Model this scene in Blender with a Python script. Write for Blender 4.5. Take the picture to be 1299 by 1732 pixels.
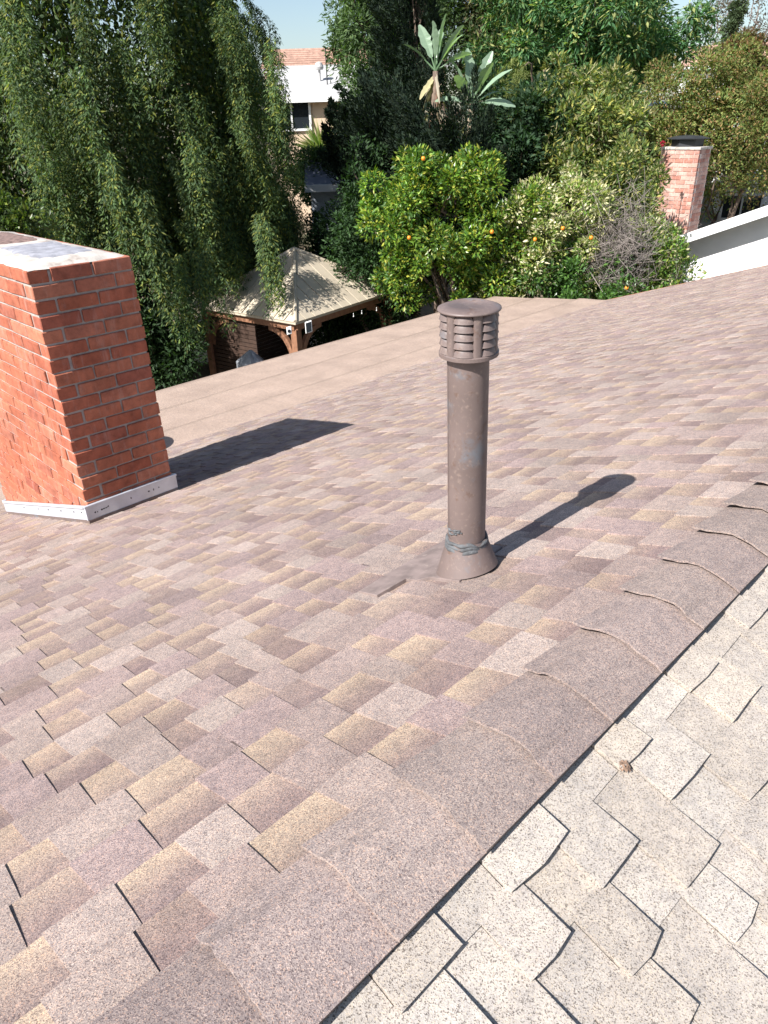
import bpy, math, random
import numpy as np
from mathutils import Vector, Matrix

sc = bpy.context.scene
for o in list(bpy.data.objects):
    bpy.data.objects.remove(o)
COL = sc.collection
R = math.radians

# ------------------------------------------------------------------ camera
CAM = np.array([.536, 0., 1.0])
FPX, CX, CY, IH = 1222., 649.5, 866., 1732.


def cam_axes(yaw, pitch, roll):
    cy, sy, cp, sp = math.cos(yaw), math.sin(yaw), math.cos(pitch), math.sin(pitch)
    fw = np.array([sy * cp, cy * cp, sp])
    r0 = np.array([cy, -sy, 0.])
    u0 = np.cross(r0, fw)
    c, s = math.cos(roll), math.sin(roll)
    return c * r0 + s * u0, -s * r0 + c * u0, fw


RT, UP, FW = cam_axes(R(-46.2), R(-28.6), R(-1.85))
cd = bpy.data.cameras.new('camera')
cam = bpy.data.objects.new('camera', cd)
COL.objects.link(cam)
m = Matrix.Identity(4)
for i in range(3):
    m[i][0], m[i][1], m[i][2], m[i][3] = RT[i], UP[i], -FW[i], CAM[i]
cam.matrix_world = m
cd.sensor_fit = 'VERTICAL'
cd.sensor_height = 36
cd.lens = 36 * FPX / IH
cd.clip_start, cd.clip_end = .05, 3000
sc.camera = cam

# ------------------------------------------------------------------ sky, sun, exposure
SUN_EL, SUN_AZ = 43.0, 2.5          # light travels towards +Y, a touch towards +X
w = bpy.data.worlds.new('World')
sc.world = w
w.use_nodes = True
nt = w.node_tree
nt.nodes.clear()
sky = nt.nodes.new('ShaderNodeTexSky')
sky.sky_type = 'NISHITA'
sky.sun_disc = False
sky.sun_elevation = R(SUN_EL)
sky.sun_rotation = R(180 + SUN_AZ)
sky.altitude = 100
sky.air_density = 1.0
sky.dust_density = 1.2
sky.ozone_density = 1.0
bg = nt.nodes.new('ShaderNodeBackground')
bg.inputs[1].default_value = .08
wo = nt.nodes.new('ShaderNodeOutputWorld')
nt.links.new(sky.outputs[0], bg.inputs[0])
nt.links.new(bg.outputs[0], wo.inputs[0])
sl = bpy.data.lights.new('sun', 'SUN')
sl.energy = 5.0
sl.angle = R(.5)
sl.color = (1., .97, .935)
sun = bpy.data.objects.new('sun', sl)
COL.objects.link(sun)
ld = Vector((math.sin(R(SUN_AZ)) * math.cos(R(SUN_EL)), math.cos(R(SUN_AZ)) * math.cos(R(SUN_EL)), -math.sin(R(SUN_EL))))
sun.rotation_euler = ld.to_track_quat('-Z', 'Y').to_euler()
sun.location = (0, -30, 30)
sc.view_settings.view_transform = 'Standard'
sc.view_settings.look = 'None'
sc.view_settings.exposure = .96
sc.view_settings.gamma = 1
sc.view_settings.use_curve_mapping = False
sc.cycles.use_denoising = True
sc.cycles.denoiser = 'OPENIMAGEDENOISE'
sc.cycles.denoising_input_passes = 'RGB_ALBEDO_NORMAL'
sc.cycles.denoising_prefilter = 'ACCURATE'
sc.cycles.max_bounces = 6
sc.cycles.transparent_max_bounces = 4


# ------------------------------------------------------------------ helpers
def at(u, v, D):
    """point seen at photo pixel (u,v) at horizontal distance D from the camera"""
    d = RT * (u - CX) / FPX - UP * (v - CY) / FPX + FW
    return CAM + d * D / math.hypot(d[0], d[1])


def tag(o, label=None, cat=None, group=None, kind=None):
    if label: o['label'] = label
    if cat: o['category'] = cat
    if group: o['group'] = group
    if kind: o['kind'] = kind
    return o


def empty(name, loc=(0, 0, 0), parent=None):
    o = bpy.data.objects.new(name, None)
    o.empty_display_size = .2
    o.location = Vector(loc)
    COL.objects.link(o)
    if parent is not None:
        o.parent = parent
        o.matrix_parent_inverse = world(parent).inverted()
    return o


def world(o):
    M = o.matrix_basis.copy()
    if o.parent is not None:
        M = world(o.parent) @ o.matrix_parent_inverse @ M
    return M


def link(name, me, mat=None, parent=None, loc=(0, 0, 0), rot=None):
    o = bpy.data.objects.new(name, me)
    COL.objects.link(o)
    if mat is not None and not me.materials:
        me.materials.append(mat)
    if parent is not None:
        o.parent = parent
        o.matrix_parent_inverse = world(parent).inverted()
    o.location = Vector(loc)
    if rot is not None:
        o.rotation_euler = rot
    return o


def np_mesh(name, V, F, cols=None, smooth=False):
    """V (n,3), F list of equal-length index rows (array) or list of lists"""
    me = bpy.data.meshes.new(name)
    V = np.asarray(V, np.float32)
    if isinstance(F, np.ndarray):
        nf, k = F.shape
        me.vertices.add(len(V))
        me.vertices.foreach_set('co', V.ravel())
        me.loops.add(nf * k)
        me.loops.foreach_set('vertex_index', F.astype(np.int32).ravel())
        me.polygons.add(nf)
        me.polygons.foreach_set('loop_start', np.arange(0, nf * k, k, dtype=np.int32))
        me.update(calc_edges=True)
    else:
        me.from_pydata([tuple(map(float, v)) for v in V], [], F)
        me.update()
    if cols is not None:
        a = me.color_attributes.new('col', 'FLOAT_COLOR', 'POINT')
        c = np.ones((len(V), 4), np.float32)
        c[:, :3] = cols
        a.data.foreach_set('color', c.ravel())
    me.polygons.foreach_set('use_smooth', np.full(len(me.polygons), bool(smooth)))
    return me


class MB:
    def __init__(s):
        s.v, s.f, s.c = [], [], []
        s.col = (1, 1, 1)

    def add(s, V, F):
        n = len(s.v)
        s.v += [tuple(map(float, p)) for p in V]
        s.f += [[i + n for i in f] for f in F]
        s.c += [s.col] * len(V)
        return s

    def box(s, c, size, ax=None):
        X = np.eye(3) if ax is None else np.array(ax, float)
        c = np.array(c, float)
        V = [c + X[0] * size[0] * a / 2 + X[1] * size[1] * b / 2 + X[2] * size[2] * d / 2
             for a in (-1, 1) for b in (-1, 1) for d in (-1, 1)]
        return s.add(V, [[0, 1, 3, 2], [4, 6, 7, 5], [0, 4, 5, 1], [2, 3, 7, 6], [0, 2, 6, 4], [1, 5, 7, 3]])

    def prism(s, top, bot):
        n = len(top)
        F = [list(range(n)), list(range(2 * n - 1, n - 1, -1))]
        F += [[i, i + n, (i + 1) % n + n, (i + 1) % n] for i in range(n)]
        return s.add(list(top) + list(bot), F)

    def tube(s, path, rad, n=8, caps=True):
        path = [np.array(p, float) for p in path]
        V, F = [], []
        k = len(path)
        for i, p in enumerate(path):
            t = path[min(i + 1, k - 1)] - path[max(i - 1, 0)]
            t /= np.linalg.norm(t) + 1e-9
            a = np.cross(t, [0, 0, 1.] if abs(t[2]) < .9 else [1., 0, 0])
            a /= np.linalg.norm(a)
            b = np.cross(t, a)
            r = rad[i] if hasattr(rad, '__len__') else rad
            for j in range(n):
                q = 2 * math.pi * j / n
                V.append(p + r * (math.cos(q) * a + math.sin(q) * b))
        for i in range(k - 1):
            for j in range(n):
                F.append([i * n + j, i * n + (j + 1) % n, (i + 1) * n + (j + 1) % n, (i + 1) * n + j])
        if caps:
            F += [list(range(n))[::-1], list(range((k - 1) * n, k * n))]
        return s.add(V, F)

    def lathe(s, prof, n=32, M=None, closed=False):
        """prof: (r,z) list"""
        V, F = [], []
        k = len(prof)
        for r, z in prof:
            for j in range(n):
                q = 2 * math.pi * j / n
                V.append((r * math.cos(q), r * math.sin(q), z))
        for i in range(k - 1):
            for j in range(n):
                F.append([i * n + j, i * n + (j + 1) % n, (i + 1) * n + (j + 1) % n, (i + 1) * n + j])
        if closed:
            F += [list(range(n))[::-1], list(range((k - 1) * n, k * n))]
        if M is not None:
            V = [tuple(M @ Vector(v)) for v in V]
        return s.add(V, F)

    def build(s, name, mat, parent=None, smooth=False, bevel=0, cols=False, loc=(0, 0, 0)):
        V = np.array(s.v) - np.array(loc)
        me = np_mesh(name, V, s.f, np.array(s.c) if cols else None, smooth)
        o = link(name, me, mat, parent, loc)
        if bevel:
            b = o.modifiers.new('bevel', 'BEVEL')
            b.width = bevel
            b.segments = 2
            b.limit_method = 'ANGLE'
        return o


# ------------------------------------------------------------------ materials
def newmat(name):
    ma = bpy.data.materials.new(name)
    ma.use_nodes = True
    n = ma.node_tree
    return ma, n, n.nodes['Principled BSDF']


def N(n, typ, **kw):
    x = n.nodes.new(typ)
    for k, v in kw.items():
        if k.startswith('i_'):
            x.inputs[k[2:].replace('_', ' ')].default_value = v
        else:
            setattr(x, k, v)
    return x


def ramp(n, fac, stops):
    r = n.nodes.new('ShaderNodeValToRGB')
    e = r.color_ramp.elements
    while len(e) < len(stops):
        e.new(.5)
    for i, (p, c) in enumerate(stops):
        e[i].position = p
        e[i].color = (*c, 1) if len(c) == 3 else c
    n.links.new(fac, r.inputs[0])
    return r.outputs[0]


def mixc(n, fac, a, b, mode='MIX'):
    x = n.nodes.new('ShaderNodeMix')
    x.data_type = 'RGBA'
    x.blend_type = mode
    x.clamp_result = False
    for sock, v in ((x.inputs[0], fac), (x.inputs[6], a), (x.inputs[7], b)):
        if hasattr(v, 'is_output'):
            n.links.new(v, sock)
        else:
            sock.default_value = v if not hasattr(v, '__len__') else (*v[:3], 1)
    return x.outputs[2]


def pos(n):
    return n.nodes.new('ShaderNodeNewGeometry').outputs['Position']


def noise(n, vec, scale, detail=3, rough=.55):
    x = N(n, 'ShaderNodeTexNoise')
    x.inputs['Scale'].default_value = scale
    x.inputs['Detail'].default_value = detail
    x.inputs['Roughness'].default_value = rough
    n.links.new(vec, x.inputs['Vector'])
    return x.outputs['Fac']


def bump(n, p, h, strength=.3, dist=.002):
    b = N(n, 'ShaderNodeBump')
    b.inputs['Strength'].default_value = strength
    b.inputs['Distance'].default_value = dist
    n.links.new(h, b.inputs['Height'])
    n.links.new(b.outputs[0], p.inputs['Normal'])


def granule_mat(name, gran, base=None, scale=330., amount=.5, blot=.18):
    """mineral granules: every cell its own pigment around the shingle's own colour (attribute col)"""
    ma, n, p = newmat(name)
    P = pos(n)
    if base is None:
        a = N(n, 'ShaderNodeVertexColor', layer_name='col')
        bc = a.outputs[0]
    else:
        rgb = N(n, 'ShaderNodeRGB')
        rgb.outputs[0].default_value = (*base, 1)
        bc = rgb.outputs[0]
    v = N(n, 'ShaderNodeTexVoronoi')
    v.inputs['Scale'].default_value = scale
    n.links.new(P, v.inputs['Vector'])
    sep = N(n, 'ShaderNodeSeparateColor')
    n.links.new(v.outputs['Color'], sep.inputs[0])
    g = ramp(n, sep.outputs[0], gran)
    c = mixc(n, amount, bc, mixc(n, 1., bc, g, 'MULTIPLY'))
    big = noise(n, P, 2.2, 4)
    c = mixc(n, 1., c, ramp(n, big, [(.3, (1 - blot, 1 - blot, 1 - blot)), (.7, (1 + blot * .6,) * 3)]), 'MULTIPLY')
    med = noise(n, P, 38, 3)
    c = mixc(n, 1., c, ramp(n, med, [(.3, (.86, .86, .88)), (.7, (1.12, 1.1, 1.08))]), 'MULTIPLY')
    n.links.new(c, p.inputs['Base Color'])
    p.inputs['Roughness'].default_value = .9
    p.inputs['Specular IOR Level'].default_value = .25
    bump(n, p, v.outputs['Distance'], .35, .0012)
    return ma


def plain_mat(name, col, rough=.6, var=.12, scale=6., metal=0., bumpy=0., bscale=60., dirt=None, spec=.5):
    ma, n, p = newmat(name)
    P = pos(n)
    f = noise(n, P, scale, 5)
    c = mixc(n, 1., col, ramp(n, f, [(.3, (1 - var,) * 3), (.7, (1 + var,) * 3)]), 'MULTIPLY')
    if dirt:
        f2 = noise(n, P, dirt[1], 6, .65)
        c = mixc(n, ramp(n, f2, [(dirt[2], (0, 0, 0)), (dirt[2] + .12, (1, 1, 1))]), c, dirt[0])
    n.links.new(c, p.inputs['Base Color'])
    p.inputs['Roughness'].default_value = rough
    p.inputs['Metallic'].default_value = metal
    p.inputs['Specular IOR Level'].default_value = spec
    if bumpy:
        bump(n, p, noise(n, P, bscale, 4), bumpy, .004)
    return ma


def leaf_mat(name, trans=.35, rough=.5, spec=.4):
    ma, n, p = newmat(name)
    a = N(n, 'ShaderNodeVertexColor', layer_name='col')
    n.links.new(a.outputs[0], p.inputs['Base Color'])
    p.inputs['Roughness'].default_value = rough
    p.inputs['Specular IOR Level'].default_value = spec
    t = N(n, 'ShaderNodeBsdfTranslucent')
    n.links.new(mixc(n, 1., a.outputs[0], (1.25, 1.5, .5), 'MULTIPLY'), t.inputs[0])
    mx = N(n, 'ShaderNodeMixShader')
    mx.inputs[0].default_value = trans
    n.links.new(p.outputs[0], mx.inputs[1])
    n.links.new(t.outputs[0], mx.inputs[2])
    n.links.new(mx.outputs[0], n.nodes['Material Output'].inputs[0])
    return ma


def brick_mat(name, cols, rough=.85, chalk=.5, dark=.0):
    ma, n, p = newmat(name)
    P = pos(n)
    oi = N(n, 'ShaderNodeObjectInfo')
    c = ramp(n, oi.outputs['Random'], [(i / (len(cols) - 1), k) for i, k in enumerate(cols)])
    c = mixc(n, 1., c, ramp(n, noise(n, P, 22, 6, .7), [(.25, (.62, .60, .60)), (.5, (1., 1., 1.)), (.75, (1.28, 1.24, 1.2))]), 'MULTIPLY')
    mp = N(n, 'ShaderNodeMapping')
    mp.inputs['Scale'].default_value = (14, 14, 2.2)
    n.links.new(P, mp.inputs['Vector'])
    st = noise(n, mp.outputs[0], 1.6, 6, .7)
    c = mixc(n, 1., c, ramp(n, noise(n, P, 3.2, 5, .6), [(.3, (.70, .66, .66)), (.55, (1., 1., 1.)), (.75, (1.08, 1.08, 1.06))]), 'MULTIPLY')
    c = mixc(n, ramp(n, st, [(.54, (0, 0, 0)), (.74, (chalk,) * 3)]), c, (.55, .44, .40))
    n.links.new(c, p.inputs['Base Color'])
    p.inputs['Roughness'].default_value = rough
    p.inputs['Specular IOR Level'].default_value = .2
    bump(n, p, noise(n, P, 160, 4), .5, .003)
    return ma


GR = [(0., (.36, .34, .36)), (.16, (.66, .62, .62)), (.40, (.95, .93, .93)), (.66, (1.10, 1.09, 1.07)), (.86, (1.40, 1.36, 1.26)), (.95, (1.55, 1.25, 1.02)), (1., (1.8, 1.75, 1.68))]
GRW = [(0., (.22, .20, .19)), (.13, (.50, .47, .44)), (.22, (.85, .82, .78)), (.45, (1.0, .99, .97)), (.8, (1.12, 1.1, 1.06)), (.93, (1.2, 1.1, .92)), (1., (1.35, 1.32, 1.3))]
M = {}
M['shingle'] = granule_mat('brown shingle granules', GR, scale=640, amount=1.0)
M['white_shingle'] = granule_mat('bleached shingle granules', GRW, scale=600, amount=.9, blot=.10)
M['cap'] = granule_mat('ridge cap granules', GR, scale=640, amount=1.0, blot=.14)
M['roll'] = granule_mat('roll roofing granules', GR, base=(.35, .275, .228), scale=300, amount=.7, blot=.16)
M['felt'] = plain_mat('asphalt felt', (.035, .03, .03), .95)
M['deck'] = plain_mat('roof decking', (.12, .09, .07), .9)
M['mortar'] = plain_mat('mortar', (.34, .305, .28), .95, .2, 18, bumpy=.6, bscale=90)
M['crown'] = plain_mat('weathered mortar crown', (.47, .43, .385), .95, .28, 8, bumpy=.8, bscale=40, dirt=((.30, .25, .215), 6, .56))
M['patch'] = plain_mat('grey cement patch', (.27, .27, .30), .9, .3, 14, bumpy=.7, bscale=50)
M['rustmesh'] = plain_mat('rusted mesh', (.20, .13, .11), .85, .5, 30, bumpy=.8, bscale=120)
M['brick'] = brick_mat('red chimney brick', [(.33, .105, .063), (.38, .126, .072), (.42, .158, .095), (.36, .112, .066), (.44, .18, .115), (.29, .088, .058)], chalk=.28)
M['pbrick'] = brick_mat('pale red brick', [(.50, .29, .235), (.40, .18, .135), (.56, .38, .32), (.52, .33, .27), (.40, .19, .15)], chalk=.9)
M['flash'] = plain_mat('galvanised flashing', (.56, .59, .64), .38, .10, 10, metal=.35, dirt=((.33, .30, .29), 16, .70))
M['tar'] = plain_mat('roof tar', (.015, .013, .013), .5)
M['duct'] = plain_mat('brown painted sheet metal', (.145, .108, .098), .5, .18, 5, dirt=((.135, .14, .155), 7, .54), bumpy=.16, bscale=14)
ma_, n_, p_ = M['duct'], M['duct'].node_tree, M['duct'].node_tree.nodes['Principled BSDF']
old_ = p_.inputs['Base Color'].links[0].from_socket
P_ = pos(n_)
fine_ = ramp(n_, noise(n_, P_, 70, 6, .7), [(.56, (0, 0, 0)), (.68, (.7, .7, .7))])
sp_ = mixc(n_, fine_, old_, (.24, .18, .15))
rust_ = ramp(n_, noise(n_, P_, 22, 6, .75), [(.575, (0, 0, 0)), (.66, (.6, .6, .6))])
n_.links.new(mixc(n_, rust_, sp_, (.11, .06, .04)), p_.inputs['Base Color'])
rr_n = n_.nodes.new('ShaderNodeMapRange')
rr_n.inputs[3].default_value, rr_n.inputs[4].default_value = .36, .72
n_.links.new(noise(n_, P_, 16, 5), rr_n.inputs[0])
n_.links.new(rr_n.outputs[0], p_.inputs['Roughness'])
M['duct_in'] = plain_mat('inner duct', (.07, .05, .047), .6)
M['sealant'] = plain_mat('grey sealant', (.095, .10, .105), .85, .4, 40, bumpy=.9, bscale=90, dirt=((.13, .095, .085), 30, .52))
M['white'] = plain_mat('white stucco', (.80, .80, .79), .9, .05, 3, bumpy=.05, bscale=60)
M['whitepaint'] = plain_mat('white trim paint', (.78, .78, .76), .5, .05, 5)
M['beige'] = plain_mat('beige stucco', (.62, .47, .34), .9, .06, 3)
M['greyroof'] = plain_mat('light grey composition roof', (.40, .395, .39), .9, .15, 5)
M['tile'] = plain_mat('terracotta tile', (.46, .30, .235), .8, .25, 4)  # tile colour paled to put distance haze into it
M['wood'] = plain_mat('cedar wood', (.26, .125, .07), .65, .25, 12)
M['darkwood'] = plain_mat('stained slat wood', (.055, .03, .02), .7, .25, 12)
M['panel'] = plain_mat('tan painted metal', (.50, .43, .33), .45, .07, 4)
M['glass'] = plain_mat('dark window glass', (.02, .025, .03), .08, .0, 4)
M['black'] = plain_mat('black painted metal', (.03, .032, .036), .45)
M['bark'] = plain_mat('bark', (.14, .10, .075), .9, .35, 14, bumpy=.7, bscale=30)
M['palebark'] = plain_mat('pale grey twig', (.21, .18, .16), .9, .25, 14)
M['slab'] = plain_mat('patio concrete', (.34, .32, .30), .9, .15, 1.5)
M['blue'] = plain_mat('pale plastic', (.45, .49, .55), .5)
M['leaf'] = leaf_mat('leaf', .35, .6, .25)
M['gloss'] = leaf_mat('glossy leaf', .3, .35, .5)
M['needle'] = leaf_mat('needle foliage', .15, .7, .2)
M['fruit'] = plain_mat('orange peel', (.75, .25, .02), .45)

# ------------------------------------------------------------------ ground
gm = MB()
n_g = 60
xs = np.concatenate([np.linspace(-900, -60, 12), np.linspace(-50, 30, 41), np.linspace(40, 900, 10)])
ys = np.concatenate([np.linspace(-900, -40, 10), np.linspace(-30, 70, 51), np.linspace(80, 900, 12)])
XX, YY = np.meshgrid(xs, ys, indexing='ij')


def gz(x, y):
    d = np.hypot(x - .5, y)
    t = np.clip((d - 24) / 22, 0, 1)
    side = np.clip((-(x) * .72 + y * .69) / 12, 0, 1)
    return -5.1 + 4.0 * t * t * (3 - 2 * t) * side + .03 * np.sin(x * 1.3) * np.cos(y * 1.1)


Vg = np.stack([XX.ravel(), YY.ravel(), gz(XX, YY).ravel()], 1)
nx, ny = XX.shape
I = np.arange(nx * ny).reshape(nx, ny)
Fg = np.stack([I[:-1, :-1].ravel(), I[1:, :-1].ravel(), I[1:, 1:].ravel(), I[:-1, 1:].ravel()], 1)
ma, n, p = newmat('dry garden earth')
P = pos(n)
c = ramp(n, noise(n, P, .6, 6), [(.35, (.09, .07, .045)), (.5, (.16, .125, .085)), (.65, (.07, .085, .035))])
n.links.new(c, p.inputs['Base Color'])
p.inputs['Roughness'].default_value = .95
bump(n, p, noise(n, P, 8, 5), .5, .05)
tag(link('ground', np_mesh('ground', Vg, Fg, smooth=True), ma), kind='structure')

# ------------------------------------------------------------------ our house
TAN = 1 / 3
A = math.atan(TAN)
cA, sA = math.cos(A), math.sin(A)
Y0, Y1 = -2.2, 12.8
house = tag(empty('house', (0, 5, -5.1)), 'house in the foreground with brown shingle slope, bleached slope and flat rear roof', 'house')


def sp(side, s, y, h):
    """roof coordinates: s metres down the slope from the ridge, h above the decking"""
    return np.array([side * (s * cA + h * sA), y, -s * sA + h * cA])


# walls and decks
mb = MB()
mb.prism([(-6.1, Y0 + .3, -6.1 * TAN - .12), (0, Y0 + .3, -.12), (6.1, Y0 + .3, -6.1 * TAN - .12)][::-1] + [],
         [(-6.1, Y1 - .35, -6.1 * TAN - .12), (0, Y1 - .35, -.12), (6.1, Y1 - .35, -6.1 * TAN - .12)][::-1])
mb.box((0, (Y0 + Y1) / 2, (-5.1 - 2.2) / 2), (12.2, Y1 - Y0 - .65, 2.9))
mb.build('wall', M['beige'], house)
SB = 6.5 / cA
ZT = -6.5 * TAN


def deck(name, side, s1, mat):
    b = MB()
    q = [sp(side, 0, Y0, 0), sp(side, s1, Y0, 0), sp(side, s1, Y1, 0), sp(side, 0, Y1, 0)]
    if side < 0: q = q[::-1]
    dn = np.array([0, 0, -.05])
    b.prism([x + np.array([0, 0, -.001]) for x in q], [x + dn for x in q])
    return b.build(name, mat, house)


brown = deck('brown_roof_slope', -1, SB, M['felt'])
pale = deck('bleached_roof_slope', 1, SB, M['felt'])

EX = .1325
TILT = .0034


def piece(side, s0, s1, y0, y1, fl0, fl1, hr, c0, cm, c1, rng, lift=0., sag=0.):
    """one exposed shingle piece: thin wedge, slightly wavy butt"""
    ya, yb = y0 - fl0, y1 + fl1          # flared at the butt
    s0 = max(s0, .035)
    rows = [(s0 - .012, .0006 + hr * .30), (s0 + (s1 - s0) * .42, .0006 + TILT * .42 + hr * .72), (s1, TILT + hr)]
    V, Cc = [], []
    for i, (s, h) in enumerate(rows):
        f = (i / 2.)
        l, r_ = y0 + (ya - y0) * f, y1 + (yb - y1) * f
        for j in range(3):
            y = l + (r_ - l) * j / 2
            ss, hh = s, h
            if i == 2:
                ss += rng.uniform(-.0022, .0022) + (sag if j == 1 else 0)
                hh += abs(rng.gauss(0, .0008)) + lift * (j == 1)
            V.append(sp(side, ss, y, hh))
            Cc.append((c0, cm, c1)[i])
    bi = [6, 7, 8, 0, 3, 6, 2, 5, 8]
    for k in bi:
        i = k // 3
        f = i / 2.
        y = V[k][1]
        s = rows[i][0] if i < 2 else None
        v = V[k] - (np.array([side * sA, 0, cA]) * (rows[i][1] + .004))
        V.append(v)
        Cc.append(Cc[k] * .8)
    F = [[0, 3, 4, 1], [1, 4, 5, 2], [3, 6, 7, 4], [4, 7, 8, 5],
         [6, 9, 10, 7], [7, 10, 11, 8], [0, 12, 13, 3], [3, 13, 14, 6], [2, 5, 16, 15], [5, 8, 17, 16]]
    if side > 0:
        F = [f[::-1] for f in F]
    return np.array(V), F, np.array(Cc)


def projpx(Pw):
    d = Pw - CAM
    z = d @ FW
    return CX + FPX * (d @ RT) / z, CY - FPX * (d @ UP) / z, z


def lay_roof(pieces, parent, mat, nmax, singles, rest, hide=None):
    """the nmax pieces that show largest become objects, the others one joined part"""
    area = []
    for V, F, Cc in pieces:
        a = 0
        q = [projpx(V[k]) for k in (0, 2, 8, 6)]
        if min(x[2] for x in q) > .15:
            xs_ = [min(max(x[0], 0), 1299) for x in q]
            ys_ = [min(max(x[1], 0), 1732) for x in q]
            a = abs(sum(xs_[i] * ys_[(i + 1) % 4] - xs_[(i + 1) % 4] * ys_[i] for i in range(4))) / 2
            if hide and hide(sum(x[0] for x in q) / 4, sum(x[1] for x in q) / 4, V):
                a = 0
        area.append(a)
    order = np.argsort(area)[::-1]
    big = set(int(i) for i in order[:nmax] if area[i] > 25)
    Vr, Fr, Cr, n0 = [], [], [], 0
    for i, (V, F, Cc) in enumerate(pieces):
        if i in big:
            o0 = V[:9].mean(0)
            link(singles, np_mesh(singles, V - o0, F, Cc), mat, parent, o0)
        else:
            Vr.append(V)
            Fr += [[k + n0 for k in f] for f in F]
            Cr.append(Cc)
            n0 += len(V)
    F4 = np.array(Fr)
    tag(link(rest, np_mesh(rest, np.concatenate(Vr), F4, np.concatenate(Cr)), mat, parent), kind='stuff')


rng = random.Random(7)
LIGHT = [np.array(c) * (1.085, 1.07, 1.06) for c in ((.280, .234, .214), (.292, .246, .226), (.302, .258, .236), (.268, .220, .205), (.252, .202, .193), (.245, .196, .190))]
TANC = [np.array(c) for c in ((.395, .312, .228), (.375, .294, .218), (.36, .286, .226), (.41, .326, .238))]
PURP = [np.array(c) * 1.08 for c in ((.165, .122, .122), (.19, .142, .138), (.205, .156, .148), (.158, .116, .120))]
pieces = []
nrow = int((SB - .095) / EX) + 1
for k in range(-1, nrow):
    s0 = .095 + k * EX
    s1 = s0 + EX
    if s1 > SB + .02: break
    y = Y0 + rng.uniform(-.2, 0)
    raised = rng.random() < .5
    while y < Y1:
        if raised:
            wdt = rng.choice([rng.uniform(.065, .10), rng.uniform(.085, .13), rng.uniform(.11, .17)])
        else:
            wdt = rng.choice([rng.uniform(.075, .11), rng.uniform(.09, .14), rng.uniform(.12, .165)])
        ye = min(y + wdt, Y1 + .02)
        if raised:
            c = rng.choice(LIGHT) * rng.uniform(.9, 1.1)
            pieces.append(piece(-1, s0, s1, max(y, Y0), ye, .005, .008, .0048, c * .93, c, c * 1.03, rng))
            raised = rng.random() < .07
        else:
            lt_ = rng.choice(LIGHT)
            t_, p_ = (rng.choice(TANC) * .78 + lt_ * .22) * rng.uniform(.92, 1.06), (rng.choice(PURP) * .84 + lt_ * .16) * rng.uniform(.92, 1.08)
            if rng.random() < .16:
                t_ = t_ * .4 + p_ * .6
            mid = t_ * .28 + p_ * .72 if rng.random() < .65 else t_ * .6 + p_ * .4
            pieces.append(piece(-1, s0, s1, max(y, Y0) - .004, ye + .004, 0, 0, 0., p_, mid, t_, rng))
            raised = True
        y = ye
lay_roof(pieces, brown, M['shingle'], 300, 'shingle', 'shingle_field',
         lambda u, v, V: (u < 290 and 380 < v < 880) or (738 < u < 848 and 500 < v < 985))

# bleached slope, rows of .0935
EW = .0935
known = {0: [(.10, .22), (.364, .487), (.603, .755), (.931, 1.033), (1.21, 1.33), (1.5, 1.62)],
         1: [(.30, .447), (.535, .63), (.728, .839), (.959, 1.105), (1.22, 1.36), (1.47, 1.6)],
         2: [(.20, .33), (.43, .54), (.653, .745), (.84, .954), (1.08, 1.2), (1.31, 1.46)],
         3: [(.36, .47), (.57, .70), (.825, .911), (.996, 1.12), (1.24, 1.38)]}
WH = [np.array(c) * .83 for c in ((.50, .455, .412), (.525, .482, .438), (.475, .435, .396), (.515, .462, .405), (.505, .467, .428), (.465, .42, .376))]
pw = []
TILT0 = TILT
TILT = .0034
for k in range(-2, int(SB / EW)):
    s0 = .165 + (k - 1) * EW
    s1 = s0 + EW
    if s0 < -.03 or s1 > SB: continue
    if k in known:
        teeth = list(known[k])
        y = teeth[-1][1] + .12
        yb = teeth[0][0] - .1
    else:
        teeth = []
        y = yb = .3
    while y < Y1 - .3:
        w_ = rng.uniform(.09, .16)
        teeth.append((y, y + w_))
        y += w_ + rng.uniform(.07, .14)
    y = yb
    while y > Y0 + .3:
        w_ = rng.uniform(.09, .16)
        teeth.insert(0, (y - w_, y))
        y -= w_ + rng.uniform(.07, .14)
    edge = Y0
    for a_, b_ in teeth:
        c = rng.choice(WH) * rng.uniform(.95, 1.04)
        pw.append(piece(1, s0, s1, edge + .0028, a_ - .0018, 0, 0, 0., c * .92, c, c, rng))
        c = rng.choice(WH) * rng.uniform(.95, 1.06)
        pw.append(piece(1, s0, s1 + rng.uniform(-.002, .004), a_, b_, rng.uniform(-.002, .003), rng.uniform(-.002, .003), .0098, c * .95, c, c, rng, sag=rng.uniform(.0, .006)))
        edge = b_
    c = rng.choice(WH)
    pw.append(piece(1, s0, s1, edge - .003, Y1, 0, 0, 0., c, c, c, rng))
lay_roof(pw, pale, M['white_shingle'], 220, 'shingle', 'shingle_field')
TILT = TILT0

# ridge caps
HW = .100


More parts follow.
